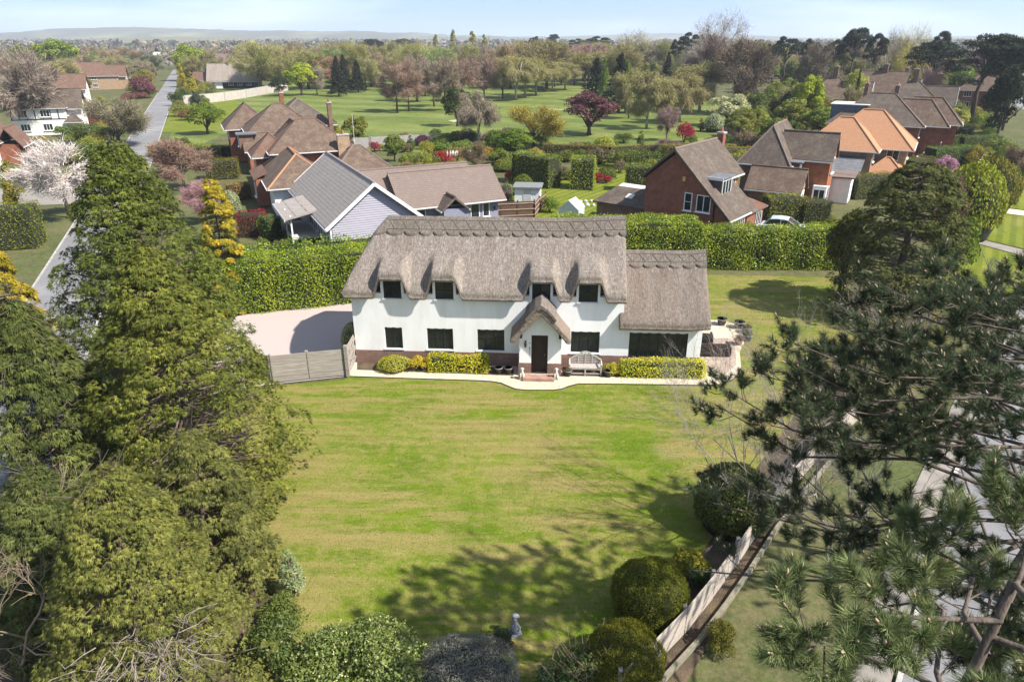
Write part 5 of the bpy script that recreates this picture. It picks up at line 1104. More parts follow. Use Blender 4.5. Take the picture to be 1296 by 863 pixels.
# --- the black pine whose boughs reach across the view
def pine(name, label, x, y, h, rad, limbs, seed, z0=.35, azr=(0,6.283), shoots=9, needle=.15, per=80, color=(.058,.085,.036), up=.35, low=0, hw=.0036):
    r = np.random.default_rng(seed); t = thing(name, label, 'tree', (x,y,0))
    b = MB(); b.tube([(0,0,-.1),(.1,.05,h*.4),(-.1,.1,h*.75),(0,0,h*.97)],[.2,.15,.08,.03],10)
    tips = []; dirs = []
    for i in range(limbs+low):
        if i < limbs: f = i/(limbs-1); z = h*(z0+(.97-z0)*f); ns = shoots
        else: f = .1; z = h*r.uniform(.45,z0); ns = max(3,shoots//3)
        a = azr[0]+(azr[1]-azr[0])*((i*.618)%1)+r.normal(0,.15); L = rad*(1-.5*f**2.2)*r.uniform(.72,1.06)
        d = Vector((math.cos(a),math.sin(a),0)); p0 = Vector((0,0,z)); p1 = p0+d*L*.35+Vector((0,0,.04*L)); p2 = p0+d*L*.7+Vector((0,0,.02*L))+Vector(r.normal(0,.14,3)); p3 = p0+d*L+Vector((0,0,.12*L))
        k = .026*(1-.5*f)+.010; path = [p0,p1,p2,p3]; b.tube(path,[k*1.3,k,k*.7,k*.3],6,False)
        for j in range(ns):
            u = r.uniform(.28,1.0); seg = min(2,int(u*3)); q0 = path[seg].lerp(path[seg+1],u*3-seg if u < 1 else 1)
            sd = Vector((-d.y,d.x,0))*r.choice([-1,1])*r.uniform(.3,1.0)+d*r.uniform(.3,.9)+Vector((0,0,r.uniform(-.15,.35))); l2 = r.uniform(.5,1.25)*(.6+.5*(1-u))
            q1 = q0+sd.normalized()*l2*.55+Vector((0,0,-.05)); q2 = q0+sd.normalized()*l2+Vector((0,0,.08)); b.tube([q0,q1,q2],[.012,.009,.006],4,False)
            for m_ in range(5):
                e0 = q0.lerp(q2,r.uniform(.3,1)); dv = (sd.normalized()*.7+Vector(r.normal(0,.5,3))+Vector((0,0,up))).normalized(); e1 = e0+dv*r.uniform(.12,.3)
                b.tube([e0,e1],[.007,.005],4,False); tips.append(tuple(e1)); dirs.append(tuple(dv))
            tips.append(tuple(q2)); dirs.append(tuple((sd.normalized()*.5+Vector((0,0,up+.2))).normalized()))
        tips.append(tuple(p3)); dirs.append(tuple((d*.6+Vector((0,0,.7))).normalized()))
    T = np.array(tips); Dv = np.array(dirs); n = len(T); vig = r.uniform(.75,1.15,n)
    # needles: fine and dense, fanning out all round the shoot, bent a little
    s = np.repeat(np.arange(n),per); m = len(s); back = r.uniform(0,1,m); P = T[s]-Dv[s]*(back*.2)[:,None]
    rd = unit(r.normal(0,1,(m,3))); rd = unit(rd-Dv[s]*np.sum(rd*Dv[s],1,keepdims=True)); nd = unit(Dv[s]*(.5+.55*(1-back)**2)[:,None]+rd*(.45+.6*r.uniform(0,1,m))[:,None]); Ln = (needle*vig[s]*r.uniform(.7,1.12,m))[:,None]
    sd = unit(np.cross(nd,r.normal(0,1,(m,3))))*hw; tp = P+nd*Ln; tp[:,2] -= .02*r.uniform(0,1,m)
    V = np.stack([P-sd,P+sd,tp],1).reshape(-1,3); F = np.arange(len(V)).reshape(-1,3)
    tn = np.clip(r.uniform(0,.7,n)[s]+r.uniform(0,.35,m),0,1)
    link('trunk',mesh_of(b,'trunk'),mat('pine_bark',(.15,.115,.09),(.07,.055,.045),9,.95,.7,.03,(1,1,.4)),t); link('needles',fast('needles',V,F,tn),NEEDLE,t,color=color)
    c = MB()
    for i in range(0,n,2):
        p = Vector(T[i]); d = Vector(Dv[i]); c.tube([p-d*.01,p+d*.03,p+d*.07],[.012,.016,.004],5,False)
    link('buds',mesh_of(c,'buds'),mat('pine_bud',(.42,.30,.20),(.32,.22,.15),8,.8),t,kind='stuff')
    return t
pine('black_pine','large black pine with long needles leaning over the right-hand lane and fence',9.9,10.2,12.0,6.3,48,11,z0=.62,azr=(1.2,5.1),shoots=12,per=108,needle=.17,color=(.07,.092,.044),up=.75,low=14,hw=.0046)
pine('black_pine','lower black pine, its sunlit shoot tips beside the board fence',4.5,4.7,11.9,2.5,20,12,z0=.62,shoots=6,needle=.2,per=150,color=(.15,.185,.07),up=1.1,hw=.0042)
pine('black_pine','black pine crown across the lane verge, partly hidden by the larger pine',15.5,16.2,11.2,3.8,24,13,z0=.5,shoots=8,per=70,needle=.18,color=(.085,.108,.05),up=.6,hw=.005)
# --- bare young trees near the fence and lane
def bare_tree(name,label,x,y,h,spread,seed,stems=3,m=None,rad=.07,levels=4,leafcol=None,leafn=0,lean=(0,0),twig=.0035):
    r = np.random.default_rng(seed); t = thing(name,label,'tree',(x,y,0)); b = MB(); q = MB(); tips=[]
    def grow(p,d,L,k,lv):
        e = p+d*L; m_ = p.lerp(e,.5)+Vector(r.normal(0,.05,3))*L; (b if lv > 1 else q).tube([p,m_,e],[k,k*.8,k*.6],6 if lv > 2 else 4,False)
        if lv <= 0: tips.append(e); return
        for _ in range(3 if lv > 1 else 4):
            s = p.lerp(e,r.uniform(.4,1.0)); nd = (d+Vector(r.normal(0,.55,3))+Vector((0,0,.12))).normalized(); grow(s,nd,L*r.uniform(.5,.78),max(twig,k*.52),lv-1)
        grow(e,(d+Vector(r.normal(0,.18,3))).normalized(),L*.7,max(twig,k*.6),lv-1)
    for i in range(stems):
        a = 2*math.pi*i/stems+r.uniform(-.4,.4); d = Vector((math.cos(a)*spread+lean[0],math.sin(a)*spread+lean[1],1)).normalized(); grow(Vector((math.cos(a)*.08,math.sin(a)*.08,-.05)),d,h*.36,rad,levels)
    link('trunk',mesh_of(b,'trunk'),m or PALEBARK,t); link('twigs',mesh_of(q,'twigs'),m or PALEBARK,t)
    if leafn:
        T = np.array([tuple(v) for v in tips]); i = r.integers(0,len(T),leafn); P = T[i]+r.normal(0,.05,(leafn,3)); V,F = leaf_quads(P,r.normal(0,1,(leafn,3)),.07*r.uniform(.6,1.3,leafn),.7,r); link('young_leaves',fast('young_leaves',V,F,r.uniform(0,1,leafn)),FOL,t,color=leafcol)
    return t
M_GREYTWIG = mat('grey_twig',(.30,.27,.23),(.20,.17,.14),6,.95)
bare_tree('bare_tree','bare pale stemmed young tree between the board fence and the lane',10.4,17.2,8.2,.28,21,3,M_GREYTWIG,.05,4,twig=.0022,lean=(-.1,0))
bare_tree('bare_tree','bare grey many stemmed tree rising over the fence beside the round bush',8.7,19.3,7.8,.38,22,4,M_GREYTWIG,.036,4,twig=.0022,lean=(-.2,.1))
bare_tree('bare_tree','bare spindly tree with pale branches by the terrace end of the lawn',12.4,26.6,6.6,.4,23,3,M_GREYTWIG,.03,4,twig=.002,lean=(-.35,.1),leafcol=(.2,.09,.06),leafn=140)
bare_tree('budding_tree','young tree with sparse yellow buds in front of the large rounded cypress',19.4,31.5,6.0,.42,24,4,M_GREYTWIG,.035,4,twig=.0025,leafcol=(.42,.30,.04),leafn=620)
bare_tree('bare_tree','bare twiggy tree overhanging the dark lane beside the low cypress',-13.8,13.6,6.6,.5,25,4,mat('fawn_twig',(.34,.27,.19),(.24,.18,.12),6,.95),.05,4,lean=(.1,-.1),leafcol=(.4,.28,.1),leafn=200)
bare_tree('small_bare_tree','small leaning bare tree on the striped roadside lawn',33.5,44.4,3.6,.5,26,3,mat('lichen_bark',(.27,.25,.2),(.18,.17,.14),6,.95),.07,3,leafcol=(.25,.3,.18),leafn=160)
# --- foreground shrubs
def near_shrub(name,label,x,y,h,rad,color,seed,n,leaf,dome=False,m=None,flowers=None,aspect=.55,k=22,twigs=None,cat='shrub',squash=1.0):
    p = make_shrub(seed,h=h,rad=rad,n=n,leaf=leaf,k=k,smooth_dome=dome,m=m,aspect=aspect); t = thing(name,label,cat,(x,y,0)); link('stems',p['trunk'],None,t); link('foliage',p['crown'],None,t,color=color)
    r = np.random.default_rng(seed+9)
    if flowers:
        cnt,size,col = flowers; me = p['crown']; co = np.zeros(len(me.vertices)*3,dtype=np.float32); me.vertices.foreach_get('co',co); co = co.reshape(-1,3); co = co[co[:,2] > h*.25]; P = co[r.integers(0,len(co),cnt)]+np.array([0,0,.02]); P = np.repeat(P,4,0)+r.normal(0,size*.5,(cnt*4,3))
        V,F = leaf_quads(P,np.array([0,0,1.])+r.normal(0,.6,(len(P),3)),size*r.uniform(.7,1.3,len(P)),.9,r); link('flowers',fast('flowers',V,F,r.uniform(0,1,len(P))),FOL,t,color=col)
    if twigs:
        b = MB()
        for _ in range(twigs[0]):
            a = r.uniform(0,6.28); d = Vector((math.cos(a)*.6,math.sin(a)*.6,1)).normalized(); s = Vector((r.normal(0,rad*.3),r.normal(0,rad*.3),h*.2)); e = s+d*h*r.uniform(.7,1.15); b.tube([s,s.lerp(e,.5)+Vector(r.normal(0,.05,3)),e],[.012,.008,.003],4,False)
            for _ in range(4): q = s.lerp(e,r.uniform(.5,1)); b.tube([q,q+Vector(r.normal(0,.12,3))],[.005,.002],3,False)
        link('twigs',mesh_of(b,'twigs'),mat('straw_twig',(.38,.29,.19),(.28,.2,.12),6,.95),t)
    return t
def gp(px,py,z=0): p = G(px,py,z); return p.x,p.y
near_shrub('flowering_shrub','glossy evergreen shrub dotted with creamy flower heads at the lawn foot',*gp(466,880),2.0,1.8,(.15,.195,.045),61,11000,.095,m=GLOSSY,flowers=(750,.05,(.40,.42,.17)),k=30)
near_shrub('flowering_shrub','smaller creamy flowered evergreen beside the low cypress',*gp(405,862),1.6,1.1,(.14,.18,.04),62,5000,.095,m=GLOSSY,flowers=(260,.05,(.40,.42,.17)),k=16)
near_shrub('red_leaved_shrub','small rust red leaved shrub in front of the flowering evergreen',*gp(508,862),.95,.45,(.15,.055,.035),63,1500,.09,k=8)
near_shrub('grey_dome_shrub','grey clipped dome shrub with fine leaves at the foot of the lawn',*gp(592,885),1.5,1.4,(.20,.20,.165),64,26000,.052,dome=True,aspect=.3)
near_shrub('clipped_yew_ball','larger golden green clipped yew ball beside the fence',*gp(820,776),1.75,1.14,(.115,.13,.012),65,28000,.055,dome=True,aspect=.35)
near_shrub('clipped_yew_ball','golden green clipped yew ball in front of its larger neighbour',*gp(789,852),1.45,1.05,(.13,.135,.012),66,26000,.05,dome=True,aspect=.35)
near_shrub('round_holly_bush','dark green rounded bush by the fence under the bare branches',*gp(924,664),2.3,1.32,(.11,.135,.026),67,16000,.085,dome=True,m=GLOSSY)
near_shrub('golden_shrub','bright yellow green loose shrub between the yew ball and the round bush',*gp(874,728),1.15,.66,(.26,.25,.03),68,2600,.1,k=12)
near_shrub('green_shrub','deep green shrub against the fence behind the yellow shrub',*gp(888,744),1.15,.42,(.08,.11,.03),69,2200,.1,k=12)
near_shrub('small_yew_bush','small golden green yew bush on the lane side of the fence',*gp(914,822),1.05,.62,(.13,.125,.02),70,4200,.07,k=16,aspect=.35)
near_shrub('twiggy_shrub','straggly shrub with straw coloured dead stems beside the yew balls',*gp(734,865),1.35,.75,(.10,.135,.04),71,2600,.085,k=14,twigs=(26,))
near_shrub('low_green_shrub','low bluish green leafy shrub at the foot of the shaded lawn',*gp(700,885),.8,.8,(.10,.14,.055),72,2600,.08,k=12)
near_shrub('low_green_shrub','small grey green shrub hiding the base of the statue',*gp(640,812),.5,.4,(.09,.11,.05),73,1400,.055,k=9)
x,y = gp(372,752); plant_at('column',x,y,1.7,.5,(.24,.28,.13),'ivy_stump','variegated ivy covering an old stump at the cypress edge','ivy',var=0)
near_shrub('border_shrub','deep green leafy shrub between the low cypress and the flowering evergreen',*gp(352,838),1.5,1.05,(.10,.135,.03),90,5200,.085,k=24,m=GLOSSY)
near_shrub('border_shrub','low green shrub at the lawn edge beside the ivy covered stump',*gp(362,790),1.1,.8,(.11,.14,.03),91,3600,.08,k=18)
near_shrub('lane_side_shrub','broad olive shrub on the near kerb of the left lane behind the tall cypress',-27.5,46.0,2.4,2.2,(.13,.15,.03),92,4200,.12,k=22)
near_shrub('lane_side_shrub','rounded green shrub beside the left lane below the blossom tree',-31.5,52.5,2.2,2.2,(.15,.18,.03),93,4200,.12,k=22)
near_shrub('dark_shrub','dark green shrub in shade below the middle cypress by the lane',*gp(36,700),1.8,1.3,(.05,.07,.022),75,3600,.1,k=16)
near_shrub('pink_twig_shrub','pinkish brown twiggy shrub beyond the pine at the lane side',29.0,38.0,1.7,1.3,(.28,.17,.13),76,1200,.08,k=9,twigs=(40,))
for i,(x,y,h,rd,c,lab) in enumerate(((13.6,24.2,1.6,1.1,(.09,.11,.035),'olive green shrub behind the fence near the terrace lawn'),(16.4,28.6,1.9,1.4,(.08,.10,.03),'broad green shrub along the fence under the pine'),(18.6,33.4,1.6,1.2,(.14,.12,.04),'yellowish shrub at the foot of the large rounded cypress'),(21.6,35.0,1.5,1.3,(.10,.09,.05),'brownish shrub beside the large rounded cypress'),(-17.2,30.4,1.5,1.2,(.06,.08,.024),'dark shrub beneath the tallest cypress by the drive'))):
    near_shrub('border_shrub',lab,x,y,h,rd,c,80+i,3200,.1,k=16)
# --- statue at the foot of the lawn
p = G(652,802); t = thing('garden_statue','grey weathered stone figure with raised round head on a small plinth on the lawn','statue',(p.x,p.y,-.002),R(15)); MG = mat('grey_stone',(.30,.31,.33),(.20,.21,.22),9,.9,.5,.02)
MB().box(-.17,.17,-.17,.17,0,.12).build('plinth',MG,t,bevel=.015)
b = MB(); b.tube([(0,0,.1),(0,0,.2),(.01,0,.34),(0,0,.46),(-.02,0,.58),(-.03,0,.66)],[.13,.15,.11,.065,.06,.075],14); b.tube([(-.1,0,.70),(-.03,-.01,.72),(.06,-.01,.70),(.12,0,.65)],[.05,.085,.07,.03],10); b.tube([(.06,-.06,.42),(.12,-.09,.3),(.05,-.13,.24)],[.03,.035,.03],7); b.tube([(-.07,-.06,.42),(-.13,-.08,.3),(-.05,-.13,.24)],[.03,.035,.03],7)
b.build('figure',MG,t,smooth=True)
# --- board fence along the lane, low retaining boards beside it
fl = [gp(782,884),gp(812,854),gp(862,802),gp(898,757),gp(929,714.5),gp(964.5,662),gp(998,620),gp(1040,572),gp(1085,530)]
board_fence('lane_fence',fl,1.1,'pale weathered board fence running along the lane beside the lawn',mat('pale_weathered_board',(.44,.38,.32),(.32,.27,.22),5,.95,.5,.01,(.6,.6,3),c3=(.36,.31,.25),scale3=.8),6,.04,.11)
p0 = Vector((fl[0][0]+.42,fl[0][1]-.33)); t = thing('retaining_edge','low mossy timber edge running beside the lane fence','edging',(p0.x,p0.y,0))
for a,b_ in zip(fl,fl[1:]):
    a = Vector(a)+Vector((.42,-.33))-p0; b_ = Vector(b_)+Vector((.42,-.33))-p0; MB().bar((a.x,a.y,.08),(b_.x,b_.y,.08),.12,.18).build('sleeper',mat('mossy_timber',(.24,.21,.16),(.16,.15,.1),5,.95,.5,.02),t)
# --- the two laurel hedges
LAUREL = (.22,.285,.018)
hedge('laurel_hedge',(-20.5,40.4),(-7.0,44.6),2.6,3.35,LAUREL,'tall clipped laurel hedge beside the gravel drive',.115,250,41,wob=.09)
hedge('laurel_hedge',(-7.2,47.6),(3.0,50.2),2.2,3.3,(.18,.25,.018),'loose topped laurel hedge behind the cottage ridge',.17,95,42,wob=.16)
hedge('laurel_hedge',(3.0,51.0),(14.2,50.9),3.4,3.5,LAUREL,'thick tall laurel hedge behind the cottage wing',.125,200,43,wob=.1)
hedge('laurel_hedge',(14.1,50.5),(25.5,50.3),2.1,3.0,LAUREL,'lower laurel hedge running from the wing to the rounded cypress',.125,200,45,wob=.1)
hedge('laurel_hedge',(-19.5,43.6),(-6.5,48.2),1.3,3.2,(.17,.24,.018),'looser second laurel hedge behind the clipped one by the drive',.17,95,44,wob=.18)
# ================================================================== gardens, golf course and woods
PINKBR, GREYBR, YG, MG_, DKG, OLV = (.30,.205,.145), (.25,.205,.145), (0.28,0.31,0.033), (0.112,0.161,0.021), (.035,.05,.022), (0.168,0.172,0.033)
BUDY, PURP, REDM, CREAM_, PINKF = (0.37,0.38,0.042), (.13,.055,.055), (.30,.025,.03), (.46,.46,.24), (.50,.28,.34)
# --- clipped hedges of the gardens (px ends at the foot, width, height)
def hpx(p, q, W_, H_, col, label, leaf=.13, dens=55, seed=1, name='clipped_hedge', **kw):
    a, b = G(*p), G(*q); return hedge(name, (a.x,a.y), (b.x,b.y), W_, H_, col, label, leaf, dens, seed, m=FOL, wob=.07, **kw)

HG, HY = (0.146,0.196,0.021), (0.235,0.23,0.021)
hpx((196,197),(290,200),3.4,1.7,(0.224,0.241,0.024),'broad clipped hedge with sunlit top beside the brick house and lane',seed=1)
hpx((262,226),(304,224),2.6,2.3,(0.213,0.184,0.024),'square bronze green hedge beside the copper dome tree',seed=2)
hpx((289,254),(318,250),1.8,1.7,(.30,.17,.04),'orange tinged hedge in front of the white garage house',seed=3)
hpx((303,298),(340,296),1.8,2.1,(.26,.02,.025),'bright red leaved hedge beside the white garage',seed=4)
hpx((338,300),(352,304),1.6,2.0,MG_,'dark green hedge end beside the red hedge',seed=5)
hpx((654,228),(703,238),2.4,3.5,(.22,.28,.02),'tall oblong clipped hedge on the striped lawn',seed=6)
hpx((722,237),(752,238),3.2,3.5,(.26,.32,.02),'rounded square clipped hedge block on the striped lawn',seed=7)
hpx((790,240),(822,241),2.6,2.9,(.19,.24,.02),'square dark clipped hedge beside the gabled brick house',seed=8)
hpx((686,196),(770,199),1.6,1.7,(.26,.20,.035),'long low golden topped hedge bordering the golf course',seed=9)
hpx((770,199),(832,196),1.5,1.6,(.24,.19,.04),'golden hedge run continuing along the golf course border',seed=10)
hpx((836,207),(888,208),2.2,2.6,(0.28,0.23,0.021),'thick golden topped hedge before the red maple',seed=11)
hpx((890,205),(948,204),1.8,2.0,(0.28,0.23,0.021),'golden hedge behind the gabled brick house chimney',seed=12)
hpx((506,222),(588,218),1.2,1.4,(0.336,0.287,0.024),'narrow yellow hedge behind the bungalow roof',seed=13)
hpx((0,312),(56,308),3.2,3.4,(0.19,0.207,0.021),'tall square hedge on the far side of the lane',seed=14)
hpx((965,279),(1012,278),2.4,2.4,(0.246,0.241,0.021),'yellow topped laurel hedge before the tile hung house',seed=15)
hpx((1010,279),(1046,280),2.6,2.1,(0.134,0.138,0.03),'brownish green hedge end before the tile hung house',seed=16)
hpx((1072,250),(1130,246),2.6,2.4,(0.168,0.172,0.03),'olive hedge in front of the orange roofed house',seed=17)
hpx((1172,211),(1232,209),2.6,2.6,(0.123,0.207,0.021),'long bright green hedge by the drive and pink tree',seed=18)
hpx((1172,192),(1205,190),2.0,2.4,(0.146,0.207,0.024),'green hedge behind the long bright hedge',seed=19)
hpx((1212,190),(1262,189),2.0,2.2,(0.146,0.207,0.024),'far green hedge beside the great pine',seed=20)
hpx((1170,222),(1142,226),2.4,2.4,(0.179,0.161,0.03),'brown green hedge beside the red car',seed=21)
hpx((240,318),(300,322),1.6,1.4,(0.056,0.103,0.018),'low dark hedge by the lane behind the golden cypress',seed=23)
# --- single trees and shrubs, placed by their foot and top in the photograph
def T(kind, px, pyb, pyt, w_, col, name, label, cat='tree', **kw): return plant(kind, px, pyb, pyt, w_, col, name, label, cat, **kw)
T('spruce',424,122,70,30,(.04,.05,.027),'spruce_tree','dark spruce nearest the fairway of three beside the golf course')
T('spruce',433,117,68,26,(.038,.05,.026),'spruce_tree','tall dark spruce behind the other two by the golf course')
T('spruce',450,117,75,26,(.035,.046,.026),'spruce_tree','dark spruce standing apart by the fairway edge')
T('round',377,121,77,46,(0.291,0.345,0.03),'willow_tree','bright yellow green leafy tree by the pale wall')
T('round',352,122,92,30,(.05,.065,.03),'evergreen_tree','dark evergreen below the bright yellow green tree')
T('budding',398,120,88,26,CREAM_,'blossom_tree','small cream blossom tree between the yellow green tree and spruces',twig=(.3,.24,.18))
for px,pb,pt,w_,c,lab in ((499,143,83,46,PINKBR,'pinkish bare tree standing nearest on the fairway'),(514,141,78,44,PINKBR,'second pinkish bare tree on the fairway, beside the nearest one'),(525,129,72,48,GREYBR,'broad grey brown bare tree behind the pinkish pair'),(561,140,75,46,(.27,.21,.15),'tall bare fawn tree on the fairway with pale trunk'),(547,135,80,40,GREYBR,'bare tree beside the tall fawn tree'),(583,128,76,44,PINKBR,'bare pinkish tree behind the white limbed birch'),(612,126,76,44,(.28,.2,.16),'bare tree on the fairway right of the white limbed birch'),(636,125,74,44,PINKBR,'bare reddish tree beside the budding birches'),(536,122,76,40,(.26,.2,.16),'bare tree in the row at the back of the fairway')):
    T('twig',px,pb,pt,w_,c,'bare_tree',lab)
for px,pb,pt,w_,c,lab in ((653,127,66,40,(0.314,0.287,0.06),'budding birch with yellow brown haze at the fairway back'),(665,124,64,38,BUDY,'yellow budding birch with white trunk'),(679,121,68,38,(0.302,0.276,0.06),'budding birch beside the broad yellow green tree'),(824,163,86,48,(0.269,0.265,0.048),'weeping birch with white trunk nearest on the green'),(866,155,88,48,(0.28,0.23,0.054),'weeping fawn birch beside the dark conifers'),(892,142,74,54,(0.291,0.299,0.054),'large weeping yellow green birch'),(700,116,74,34,BUDY,'slender budding birch behind the purple tree'),(716,114,78,30,(0.269,0.253,0.06),'small budding birch beyond the green'),(800,150,82,34,(0.291,0.287,0.048),'budding birch behind the dark conifers')):
    T('birch',px,pb,pt,w_*1.3,c,'birch_tree',lab,twig=(.27,.235,.11))
T('budding',693,112,49,66,(0.325,0.345,0.042),'budding_tree','broad yellow green budding tree beyond the fairway',twig=(.25,.2,.12))
T('birch',604,186,108,52,(.22,.2,.1),'white_limbed_birch','large birch with bare white limbs beyond the shrubbery',twig=(.27,.22,.16),var=0)
T('round',577,160,106,40,(0.0672,0.0862,0.021),'evergreen_tree','dark evergreen tree behind the white limbed birch')
T('spruce',756,128,72,44,(.03,.045,.024),'conifer_tree','broad dark conifer behind the purple tree')
T('spruce',787,143,66,50,(.03,.045,.024),'conifer_tree','tall dark conifer beside the purple tree')
T('column',795,143,80,17,(0.112,0.184,0.021),'conifer_tree','narrow bright green conifer in front of the tall dark one')
T('column',766,130,76,18,(0.112,0.172,0.021),'conifer_tree','bright green conifer beside the broad dark one')
T('spruce',847,125,64,22,(.028,.042,.022),'conifer_tree','small dark conifer showing above the weeping birches')
T('column',846,125,92,14,(.03,.05,.026),'conifer_tree','dark narrow conifer between the weeping birches')
T('round',748,171,112,74,PURP,'purple_plum_tree','purple leaved plum tree on the edge of the green',var=1)
T('twig',847,178,135,30,(.28,.19,.17),'bare_tree','small pinkish bare tree beside the red maple')
T('bush',868,180,151,30,REDM,'red_maple','deep red rounded maple by the golden hedge','tree')
T('round',926,160,117,62,CREAM_,'magnolia_tree','cream flowered magnolia beyond the gabled brick house',var=0)
T('bush',928,180,152,24,PINKF,'pink_magnolia','pink flowering magnolia before the cream one','tree')
T('dome',905,167,145,24,(.36,.40,.22),'variegated_bush','pale variegated rounded bush by the magnolia','bush')
T('column',888,166,150,12,(.22,.17,.04),'small_conifer','small golden brown conifer beside the variegated bush')
T('budding',676,186,133,80,(0.336,0.287,0.03),'yellow_willow','broad yellow budding willow shrub at the golf course edge',twig=(0.302,0.253,0.06))
T('round',650,200,160,60,(0.112,0.172,0.018),'evergreen_shrub','large glossy evergreen shrub behind the oblong hedge','shrub')
T('twig',846,200,176,36,(.2,.14,.11),'bare_shrub','low bare shrub behind the golden hedges','shrub')
# far pines, poplars and the big bare trees on the skyline
for px,pt,w_,D_,lab in ((470,49,40,430,'dark flat topped pine on the skyline left of its twin'),(508,49,36,430,'dark flat topped pine on the skyline beyond the fairway'),(676,45,16,480,'small umbrella pine on the skyline above the budding tree'),(701,43,20,480,'small umbrella pine beside another on the skyline'),(662,51,16,470,'low umbrella pine on the skyline'),(732,48,26,430,'umbrella pine on the skyline left of a broader pine'),(756,45,36,420,'broad umbrella pine on the skyline'),(873,39,30,250,'umbrella pine beside the tall bare oak'),(858,48,18,260,'small pine below the umbrella pine by the oak'),(999,44,36,230,'flat topped pine on the skyline, first of the eastern group'),(1022,47,24,235,'slim pine in the eastern skyline group'),(1060,49,24,215,'pine standing beside the tall stone pine'),(1088,34,44,200,'tall spreading pine with open crown on the skyline'),(1113,41,28,205,'narrow pine beside the tall spreading pine'),(1195,38,28,190,'rounded pine top above the dense dark pine'),(984,50,26,245,'pine at the edge of the brown wood'),(1040,52,20,225,'small pine between two skyline pines')):
    T('umbrella',px,None,pt,w_,(.035,.048,.028),'pine_tree',lab,D=D_)
T('umbrella',1193,None,50,78,(.03,.042,.024),'pine_tree','dense dark spreading pine beside the far lane',D=172,var=2)
T('umbrella',1258,157,41,86,(.034,.046,.025),'great_pine','great leaning pine with forked trunk beside the right-hand lane',var=2)
T('umbrella',1300,165,46,70,(.03,.042,.024),'pine_tree','dark pine beside the great pine across the lane')
T('round',1290,None,70,60,(.035,.05,.025),'evergreen_tree','dark evergreen mass below the pines across the lane',D=118)
for px,pt,w_,D_,lab in ((551,44,13,420,'slim poplar standing left of three others'),(573,38,14,400,'tallest slim poplar on the skyline'),(598,40,20,400,'broad poplar of the skyline group'),(613,44,14,410,'last slim poplar of the skyline group')):
    T('poplar',px,None,pt,w_,(0.28,0.265,0.048),'poplar_tree',lab,D=D_)
T('oak',915,None,21,92,(.3,.26,.22),'bare_oak','tall bare pale oak rising above the skyline',D=215)
T('oak',813,None,42,82,(.33,.3,.2),'bare_oak','broad pale bare tree on the skyline above the dark conifers',D=300)
T('oak',1131,None,40,46,(.4,.34,.2),'bare_oak','pale bare tree between the pines',D=210)
T('oak',1164,None,37,52,(0.47,0.414,0.096),'budding_oak','pale yellow tall tree beside the dense dark pine',D=205)
T('twig',897,None,47,70,(.2,.15,.12),'bare_tree','big brown bare tree in front of the bare oak',D=190)
T('budding',946,None,46,74,(.13,.12,.06),'ivy_clad_oak','dark brown oak with ivy clad limbs beside the bare oak',D=165,twig=(.2,.15,.11))
T('twig',1040,None,57,52,(.17,.14,.1),'brown_dome_tree','dense brown rounded tree beyond the pines',D=185)
T('round',945,140,98,40,(.035,.05,.026),'ivy_tree','dark ivy covered tree foot below the brown oak')
T('spruce',999,166,116,52,(.035,.052,.026),'conifer_tree','broad dark conifer behind the tile hung house')
T('round',1029,None,86,50,(0.269,0.322,0.03),'spring_tree','bright yellow green tree behind the dark conifer',D=135)
T('round',1087,None,84,36,(0.403,0.414,0.072),'spring_tree','pale yellow flowering tree before the far roofs',D=150)
T('column',1089,None,91,12,(.035,.055,.025),'conifer_tree','narrow dark conifer before the far roofs',D=145)
T('column',1158,None,82,20,(0.179,0.161,0.021),'conifer_tree','golden green conifer beside the far roofs',D=150)
T('column',1169,199,148,19,(0.0672,0.0978,0.018),'conifer_tree','narrow dark conifer beside the orange roofed house')
T('twig',1181,None,88,40,(.34,.24,.2),'bare_tree','pale pink bare tree near the far lane',D=150)
T('round',1213,166,133,40,(0.336,0.345,0.072),'spring_tree','pale yellow green leafing tree by the lane hedges')
T('round',1222,188,158,28,(.028,.036,.022),'dark_tree','dark round topped small tree above the white car')
T('bush',1201,221,194,32,(.46,.24,.32),'pink_blossom_tree','pink blossom tree by the drive of the orange roofed house','tree')
T('dome',1262,268,202,66,(0.168,0.161,0.021),'clipped_dome_hedge','large rust green clipped dome beside the lane','hedge')
T('dome',1240,300,210,76,(0.246,0.276,0.027),'clipped_dome_hedge','broad yellow green clipped dome nearest the rounded cypress','hedge')
T('dome',1284,258,212,26,(0.112,0.161,0.021),'clipped_dome_hedge','small green clipped dome at the end of the dome hedges','hedge')
T('twig',1208,330,226,44,(.26,.15,.12),'bare_shrub','pinkish brown twiggy shrub between the cypress and clipped domes','shrub')
T('bush',1224,345,262,60,(0.134,0.184,0.024),'laurel_bush','green laurel bush below the clipped domes','bush')
T('round',1085,None,256,64,(0.0952,0.103,0.0198),'green_bush','small tree filling the side of the large rounded cypress',D=44,var=1)
